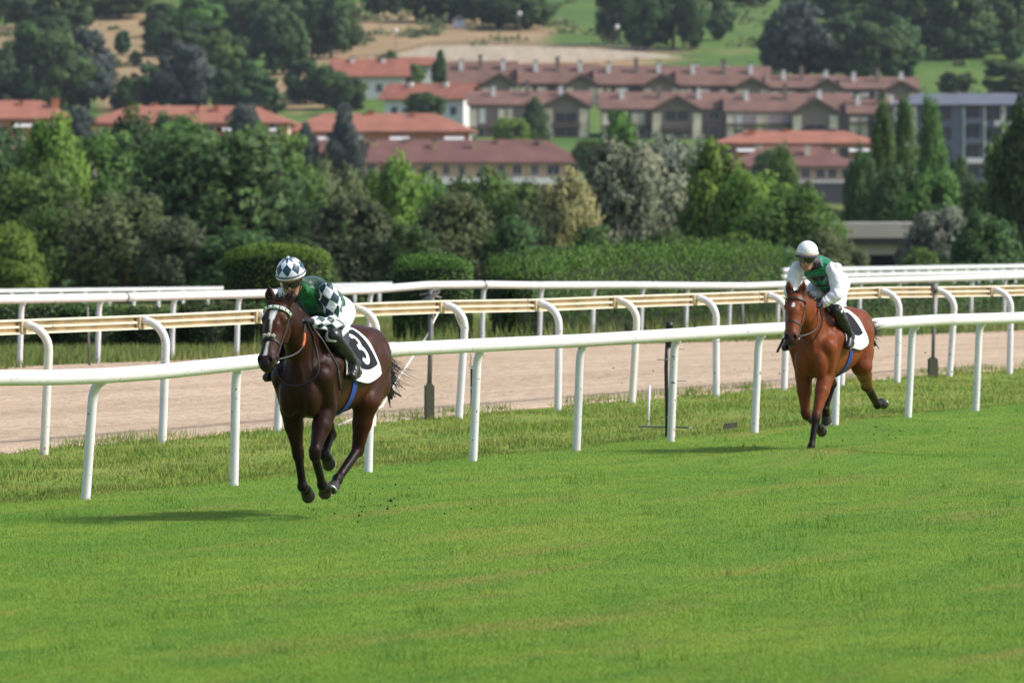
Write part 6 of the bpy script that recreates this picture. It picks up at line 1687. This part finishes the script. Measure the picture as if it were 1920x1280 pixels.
    jp = torso(.012, .62); jp.append(cone(neck + (Hc - neck) * .22, A['C'], .068, .105, 'to', k=.05)); jp.append(cone(A['P'] + e * .02, A['C'], .136, .125, 'to', k=.05))
    V, Q = sdf_mesh(jp, .0095, .04, [], 1); V = wrinkle(V, Q, .014, cfg['seed'], .65)
    me = npmesh('jersey', V, quads=Q, smooth=True, mats=[M['silk']]); add_attr(me, 'silk', cfg['jersey'](V, A, e, n, R, vert_normals(V, Q))); link('jersey', me, root)
    for s in 'LR':
        S, E, W = A['S' + s], A['E' + s], A['W' + s]
        ap = arm(s, .011); ap.insert(0, cone(A['C'] * .30 + S * .70 + e * .02, S + (E - S) * .18, .066, .073, 'ar', k=.03)); ap[-1]['b'] = E + (W - E) * .93
        V, Q = sdf_mesh(ap, .0080, .03, [], 1); V = wrinkle(V, Q, .013, cfg['seed'] + 3, .75)
        me = npmesh('sleeve', V, quads=Q, smooth=True, mats=[cfg['sleeve']])
        L1, L2 = np.linalg.norm(E - S), np.linalg.norm(W - E); d1, d2 = (E - S) / L1, (W - E) / L2
        t1 = np.clip((V - S) @ d1, -.1, L1); t2 = np.clip((V - E) @ d2, 0, L2 + .1)
        p1 = S + t1[:, None] * d1; p2 = E + t2[:, None] * d2; use2 = np.linalg.norm(V - p2, axis=1) < np.linalg.norm(V - p1, axis=1)
        al = np.where(use2, L1 + t2, t1); dd = np.where(use2[:, None], d2, d1); rel = V - np.where(use2[:, None], p2, p1)
        inw = np.array([0, -1. if s == 'L' else 1., 0]); bx = inw - dd * (dd @ inw)[:, None]; bx /= np.linalg.norm(bx, axis=1)[:, None]; by = np.cross(dd, bx)
        ang = np.arctan2((rel * by).sum(1), -(rel * bx).sum(1)) / (2 * np.pi) + .5
        if cfg['kind'] == 1: seam_uv(me, V, Q, ang * 5, al / .118, 5.)
        else: add_attr(me, 'silk', np.tile(np.array([.77, .77, .80]), (len(V), 1)))
        link('sleeve', me, root)
        d = nrmz(W - E); cw = W - d * .012
        MB().tube([Vector(cw - d * .022), Vector(cw - d * .018), Vector(cw + d * .012), Vector(cw + d * .016)], [.036, .041, .039, .033], 16).build('cuff', cfg['cuff'], root, smooth=True)
        V, Q = sdf_mesh(hand(s, .0022), .0055, .006, [], 0); link('glove', npmesh('glove', V, quads=Q, smooth=True, mats=[M['glove']]), root)
    bp_ = hips(.008)
    for s in 'LR': bp_ += leg(s, .010)[0]
    bp_.append(cone(A['P'], A['P'] + (A['C'] - A['P']) * .28, .128, .112, 'hi', k=.05))
    V, Q = sdf_mesh(bp_, .0095, .04, [], 1); V = wrinkle(V, Q, .007, cfg['seed'] + 7, .7)
    link('breeches', npmesh('breeches', V, quads=Q, smooth=True, mats=[M['breeches']]), root)
    for s in 'LR':
        K, An, T, Hl = (A[c_ + s] for c_ in 'KATL')
        V, Q = sdf_mesh([cone(K + (A['H' + s] - K) * .20, K, .074, .069, 'ca', k=.02)] + leg(s, .010)[1] + foot(s, .006), .0080, .02, [], 1); V = wrinkle(V, Q, .0035, 3)
        b = link('boot', npmesh('boot', V, quads=Q, smooth=True, mats=[M['boot']]), root)
        # sole and laces / seams
        MB().tube([Vector(Hl + [-.02, 0, -.034]), Vector((Hl + T) / 2 + [0, 0, -.036]), Vector(T + [.01, 0, -.030])], [.026, .028, .024], 8, flat=.35).build('sole', M['boot_grey'] if cfg['kind'] == 2 else M['boot'], b, smooth=True)
        sd = 1 if s == 'L' else -1
        for k in range(5 if cfg['kind'] == 2 else 2):
            c = An + (K - An) * (.04 + .10 * k); 
            pts = [c + np.array([.050 * math.cos(a), sd * .050 * math.sin(a), .010 * math.sin(3 * a)]) for a in np.linspace(-.4, 1.9, 7)]
            MB().tube([Vector(p) for p in pts], .0040, 5).build('lace', M['boot_grey'], b, smooth=True)
    # ---- helmet
    he = empty('helmet', (0, 0, 0)); he.parent = root
    nl, nk = 48, 18; rx, ry, rz = cfg['cap']; base = hh(-.012, 0, .056); v = []; uu = []; ww = []
    for i in range(nk + 1):
        el_ = math.pi / 2 * (1 - i / nk * 1.10)
        for k in range(nl):
            a = 2 * math.pi * k / nl; ce, se = math.cos(el_), math.sin(el_)
            v.append(base + hf * (rx * ce * math.cos(a)) + hl * (ry * ce * math.sin(a)) + up * (rz * se)); uu.append(k / nl * 8); ww.append((math.pi / 2 - el_) / (math.pi / 2) * 1.8 + .25)
    v = np.array(v); q = []
    for i in range(nk):
        for k in range(nl): q.append((i*nl+k, (i+1)*nl+k, (i+1)*nl+(k+1)%nl, i*nl+(k+1)%nl))
    q = np.array(q); me = npmesh('helmet_shell', v, quads=q, smooth=True, mats=[M['diamond_hat'] if cfg['kind'] == 1 else M['helmet_white']])
    seam_uv(me, v, q, np.array(uu), np.array(ww), 8.); sh = link('helmet_shell', me, he)
    so = sh.modifiers.new('thick', 'SOLIDIFY'); so.thickness = .010; so.offset = -1
    def hring(z, gr, rad, mat, nm, flat=1.0, a0=0, a1=2*math.pi, drop=0.):
        pts = [Vector(base + hf * ((rx + gr) * math.cos(a)) + hl * ((ry + gr) * math.sin(a)) + up * (z - drop * math.cos(a))) for a in np.linspace(a0, a1, 40)]
        MB().tube(pts, rad, 8, cap=False, flat=flat).build(nm, mat, he, smooth=True)
    if cfg['kind'] == 1:
        hring(-.004, .001, .0085, M['helmet_band'], 'helmet_band'); hring(-.020, -.001, .0075, M['helmet_white'], 'helmet_rim')
        bm = bmesh.new(); bmesh.ops.create_icosphere(bm, subdivisions=2, radius=.013); ms = bpy.data.meshes.new('helmet_button'); bm.to_mesh(ms); bm.free(); ms.materials.append(M['helmet_white']); o = link('helmet_button', ms, he); o.location = base + up * (rz + .003)
    else:
        hring(-.016, .001, .011, M['helmet_beige'], 'helmet_rim')
        hring(-.002, .0, .006, M['helmet_beige'], 'helmet_band', a0=-1.3, a1=1.3)
        mb = MB()
        for th in (0, 1):
            for i, ext in enumerate((0., .022, .040)):
                for a in np.linspace(-1.0, 1.0, 13):
                    mb.v.append(tuple(base + hf * ((rx + ext) * math.cos(a)) + hl * ((ry + ext * .6) * math.sin(a)) + up * (-.012 - ext * .55 - .004 * th)))
        for th in (0, 1):
            for i in range(2):
                for k in range(12):
                    o_ = th * 39 + i * 13 + k; f_ = (o_, o_ + 1, o_ + 14, o_ + 13); mb.f.append(f_ if th else f_[::-1]); mb.m.append(0)
        mb.build('peak', M['strap'], he, smooth=True)
        MB().tube([Vector(hh(.105, .0, .103)), Vector(hh(.112, 0, .088))], .003, 5).build('helmet_mark', M['strap'], he)
    # ---- goggles and chin strap
    path = []
    for a in np.linspace(-1.25, 1.25, 25):
        d = hf * math.cos(a) + hl * math.sin(a); rr = 1 / math.sqrt((math.cos(a) / .104) ** 2 + (math.sin(a) / .083) ** 2)
        zz = -.017 - .004 * math.cos(2 * a); hgt = .029 - .008 * abs(a) / 1.25 - .006 * math.exp(-(a / .10) ** 2)
        c = hh() + d * (rr + .004); path.append((Vector(c + up * (zz - hgt)), Vector(c + up * (zz + hgt)), Vector(d)))
    ribbon(path, 'goggles', M['goggles'], root, thick=.006)
    for s in (1, -1):
        MB().tube([Vector(hh(.0, s * .092, .015)), Vector(hh(.012, s * .080, -.045)), Vector(hh(.035, s * .056, -.105)), Vector(hh(.045, 0, -.140))], .0055, 6).build('chin_strap', M['strap'], root, smooth=True)
    return root
# ================================================================== the two runners
def horse_at(px, py, D, th, lift=0.0):
    p = at(px, py, D); return Vector((p.x, p.y, lift)), -math.pi / 2 - math.radians(th)
# --- first: dark bay, all four feet gathered off the ground
loc, rz = horse_at(600, 974, 66.4, 17.8, .06)
H1 = dict(
    LF=((.31, .16, .86), (.53, .135, .505), (.29, .12, .235), (.115, .115, .180)), RF=((.29, -.15, .86), (.19, -.125, .49), (.11, -.115, .215), (-.05, -.115, .155)),
    LH=((-.56, .21, .90), (-.56, .14, .50), (-.20, .085, .265), (-.09, .07, .165)), RH=((-.50, -.20, .90), (-.72, -.16, .62), (-.47, -.13, .46), (-.60, -.12, .40)),
    toes=((1, 0, .3), (-.2, 0, -1), (1, 0, .4), (-.6, 0, -1)),
    poll=(.95, -.03, 1.715), muzzle=(1.25, -.035, 1.245), ears=((-.06, .075, .110), (-.02, -.035, .150)),
    coat=(.048, .0145, .0056), coat2=(.0125, .0056, .0038), points=(.009, .0065, .0058), muzzlec=(.024, .018, .016), dapple=.9, dark_front=.55,
    blaze=((.15, .30, .030, .022, .0), (.28, .56, .010, .004, .004), (.66, .88, .010, .013, 0.)), seed=5, mane_side=-1,
    tail=(-.42, .22, -.70), tail_spread=.15, tail_len=.56, tail_droop=.05)
h1 = build_horse('race_horse', 'dark bay racehorse with white blaze galloping with all feet off the turf', loc, rz, 1.0, H1)
HL1, HR1 = (.600, .060, 1.600), (.60, -.055, 1.600)
build_tack(h1, dict(leather='leather', noseband=.020, brow='bead_white', beads=True, fleece=True, grip=True, loop=True, bridle_label='black bridle with beaded browband and fleece noseband on the dark bay horse', hands=(HL1, HR1), girth_f=-.10,
    cloth_arc=.56, panel=(-.14, -.56, .16, .82), number=True, cloth_label='white saddle cloth with white number 3 on black panel', saddle_col='dark', saddle_mat='leather', ankles=((.0, .31, 1.22), (.22, -.32, 1.20))), 'the dark bay horse')
G1, G2, DK = np.array([.004, .042, .024]), np.array([.012, .175, .045]), np.array([.004, .028, .016])
def jersey1(V, A, e, n, R, Nn):
    q = (V - A['C']) @ R; c = np.tile(G1, (len(V), 1))
    chest = np.clip((.05 - q[:, 1] - .02) / .03, 0, 1) * 0 + np.clip((-q[:, 2] - .005) / .02, 0, 1) * np.clip((.075 - np.abs(q[:, 1])) / .015, 0, 1)
    band = (np.abs(q[:, 0] + .235) < .028) * 1.0; band2 = (np.abs(q[:, 0] + .20) < .16) * np.clip((q[:, 2] - .02) / .02, 0, 1) * (np.abs(np.abs(q[:, 1]) - .035) < .012) * 0
    w = np.clip(np.maximum(chest, band), 0, 1)[:, None]; return c * (1 - w) + G2 * w
J1 = dict(P=(-.235, .025, 1.665), C=(.12, 0, 1.800), N=(.345, -.045, 1.885), H=(.475, -.085, 1.935), look=(.92, .14, -.30), SL=(.265, .165, 1.835), SR=(.285, -.185, 1.825), EL=(.215, .225, 1.560), ER=(.29, -.29, 1.56),
          WL=(.490, .110, 1.585), WR=(.50, -.115, 1.585), DL=HL1, DR=HR1, HL=(-.20, .115, 1.62), HR=(-.20, -.105, 1.62), KL=(.315, .225, 1.465), KR=(.33, -.24, 1.455), AL=(.02, .315, 1.225), AR=(.22, -.325, 1.205), TL=(.125, .325, 1.135), TR=(.37, -.335, 1.125), LL=(-.045, .315, 1.160), LR=(.165, -.325, 1.145))
build_jockey('jockey in dark green silks with diamond sleeves and diamond cap, crouching', h1['root'], J1, dict(kind=1, skin=(.40, .215, .14), lips=(.36, .14, .11), seed=11, jersey=jersey1, sleeve=M['diamond'], cuff=M['blue_cuff'], tilt=.10, cap=(.134, .118, .128)))
def whip(h, pts, label):
    o = empty('whip', h['root'].location, h['root'].rotation_euler.z); o.scale = h['root'].scale; tag(o, label, 'whip')
    pts = [Vector(p) for p in pts]
    MB().tube(pts, [.009] * (len(pts) - 1) + [.008], 8).build('shaft', M['leather'], o, smooth=True)
    d = (pts[-1] - pts[-2]).normalized(); MB().tube([pts[-1] - d * .16, pts[-1] - d * .15, pts[-1], pts[-1] + d * .01], [.008, .014, .014, .008], 8).build('flap', M['leather'], o, smooth=True)
whip(h1, [(.53, .075, 1.60), (.47, .19, 1.43), (.42, .30, 1.22), (.40, .315, 1.03)], 'black whip hanging down the shoulder of the dark bay horse')

# --- second: bright bay, near fore on the ground, hind leg trailing
loc, rz = horse_at(1545, 846, 82.4, 17.8)
H2 = dict(
    LF=((.36, .12, .82), (.65, .09, .38), (.79, .08, .075), (.865, .08, -.045)), RF=((.31, -.14, .82), (.33, -.115, .40), (-.06, -.09, .265), (-.21, -.08, .235)),
    LH=((-.72, .22, .90), (-1.16, .17, .67), (-1.60, .16, .455), (-1.76, .18, .49)), RH=((-.58, -.20, .88), (-.86, -.15, .70), (-.58, -.15, .43), (-.66, -.15, .30)),
    toes=((1, 0, .1), (0, 0, -1), (-.5, 0, -1), (.5, 0, -1)),
    poll=(.94, -.05, 1.665), muzzle=(1.20, -.03, 1.205), ears=((-.02, .03, .150), (-.02, -.03, .150)), 
    coat=(.178, .046, .0140), coat2=(.098, .024, .0085), points=(.010, .007, .006), muzzlec=(.030, .020, .018), dapple=.5,
    blaze=((.20, .30, .013, .017, .0),), seed=8, mane_side=1, tail=(-.55, .28, -.58), tail_spread=.13, tail_len=.42, tail_droop=-.06)
h2 = build_horse('race_horse', 'bright bay racehorse galloping with one forefoot down and hind leg trailing', loc, rz, .96, H2)
HL2, HR2 = (.515, .055, 1.565), (.53, -.065, 1.575)
build_tack(h2, dict(leather='brown_leather', noseband=.020, brow='brown_leather', grip=False, loop=False, bridle_label='brown leather bridle with plain noseband on the bright bay horse', hands=(HL2, HR2), girth_f=-.10,
    cloth_arc=.54, panel=(-.10, -.50, .22, .74), number=False, cloth_label='white saddle cloth with plain dark panel on the bright bay horse', saddle_col='black', saddle_mat='leather', ankles=((.05, .295, 1.22), (.26, -.305, 1.20))), 'the bright bay horse')
GR, BK = np.array([.008, .205, .092]), np.array([.008, .010, .012])
def jersey2(V, A, e, n, R, Nn):
    q = (V - A['C']) @ R; t = (q[:, 0] + .115 - .10 * q[:, 1] ** 2 * 4) / .155
    w = np.clip(((np.sin(t * 2 * np.pi)) + .1) / .12, 0, 1)[:, None]
    return GR * (1 - w) + BK * w
J2 = dict(P=(-.20, .03, 1.800), C=(.15, 0, 1.945), N=(.335, -.03, 2.015), H=(.425, -.07, 2.085), look=(.95, .12, -.15), SL=(.30, .205, 1.955), SR=(.32, -.215, 1.96), EL=(.385, .255, 1.690), ER=(.40, -.265, 1.71),
          WL=(.455, .115, 1.590), WR=(.47, -.125, 1.60), DL=HL2, DR=HR2, HL=(-.15, .115, 1.75), HR=(-.15, -.105, 1.75), KL=(.31, .225, 1.515), KR=(.31, -.23, 1.505), AL=(.06, .305, 1.235), AR=(.26, -.315, 1.205), TL=(.18, .315, 1.130), TR=(.40, -.325, 1.120), LL=(.0, .305, 1.160), LR=(.205, -.315, 1.140))
build_jockey('jockey in green and black hooped silks with white sleeves and white cap', h2['root'], J2, dict(kind=2, skin=(.43, .235, .155), lips=(.38, .16, .12), seed=17, jersey=jersey2, sleeve=M['silk'], cuff=M['gold_cuff'], tilt=-.03, cap=(.130, .114, .120)))
whip(h2, [(.54, -.075, 1.57), (.58, -.20, 1.36), (.60, -.30, 1.18), (.60, -.35, 1.08)], 'short black whip beside the head of the bright bay horse')

# clods of turf thrown up behind the runners
r = np.random.RandomState(3); vv = []; qq = []
def clod(p, s):
    b = len(vv); c = np.array(p)
    for sx in (-1, 1):
        for sy in (-1, 1):
            for sz in (-1, 1): vv.append(c + s * np.array([sx, sy, sz]) * r.uniform(.4, 1.1, 3))
    for f in ((0,1,3,2),(4,6,7,5),(0,4,5,1),(2,3,7,6),(0,2,6,4),(1,5,7,3)): qq.append([b + i for i in f])
clod(at(733, 938, 68.6), .016)
for _ in range(26): clod(at(r.normal(725, 22), r.normal(948, 9), 68.6 + r.normal(0, .2)), r.uniform(.003, .007))
for px, py in ((694,925),(718,915),(742,908),(768,914),(1506,690),(1388,508),(1150,690),(1377,692),(1166,718),(1225,695),(1304,505),(1698,648),(1735,661),(1680,820),(1782,808),(1653,610),(1216,630),(1440,604),(1342,760),(1396,778),(1710,622),(1735,700),(1750,640),(1690,705),(1462,700),(1448,665),(1406,690)):
    clod(at(px, py, 84.5 + r.normal(0, 2.0) if px > 1000 else 69), r.uniform(.004, .008))
for _ in range(22): 
    px_, py_ = (r.normal(690, 70), r.normal(962, 10)) if _ < 12 else (r.normal(1640, 90), r.normal(815, 10)); D_ = flat_D(py_, px=px_); X_ = (px_ - 960) / F * D_
    clod((X_, D_, float(gz(X_, D_)) + .012), r.uniform(.005, .012))
cl = link('turf_clods', npmesh('turf_clods', np.array(vv), quads=np.array(qq), mats=[pm('dark_soil', (.035, .026, .018), .95, .3, 30.)]))
tag(cl, 'dark crumbs of turf thrown up by the galloping hooves', 'clods', kind='stuff')

# ================================================================== haze: the damp air of the valley
mz = bpy.data.materials.new('valley_haze'); mz.use_nodes = True; nt = mz.node_tree
nt.nodes.remove(nt.nodes['Principled BSDF'])
pv = N(nt, 'ShaderNodeVolumePrincipled'); pv.inputs['Color'].default_value = (.80, .88, 1.0, 1); pv.inputs['Density'].default_value = .000038; pv.inputs['Anisotropy'].default_value = .3
nt.links.new(pv.outputs[0], nt.nodes['Material Output'].inputs['Volume'])
hz = MB().box(-1640, 1640, -30, 3750, -12, 345).build('haze', mz); tag(hz, 'thin pale haze lying over the valley and the hillside', 'haze', kind='stuff')
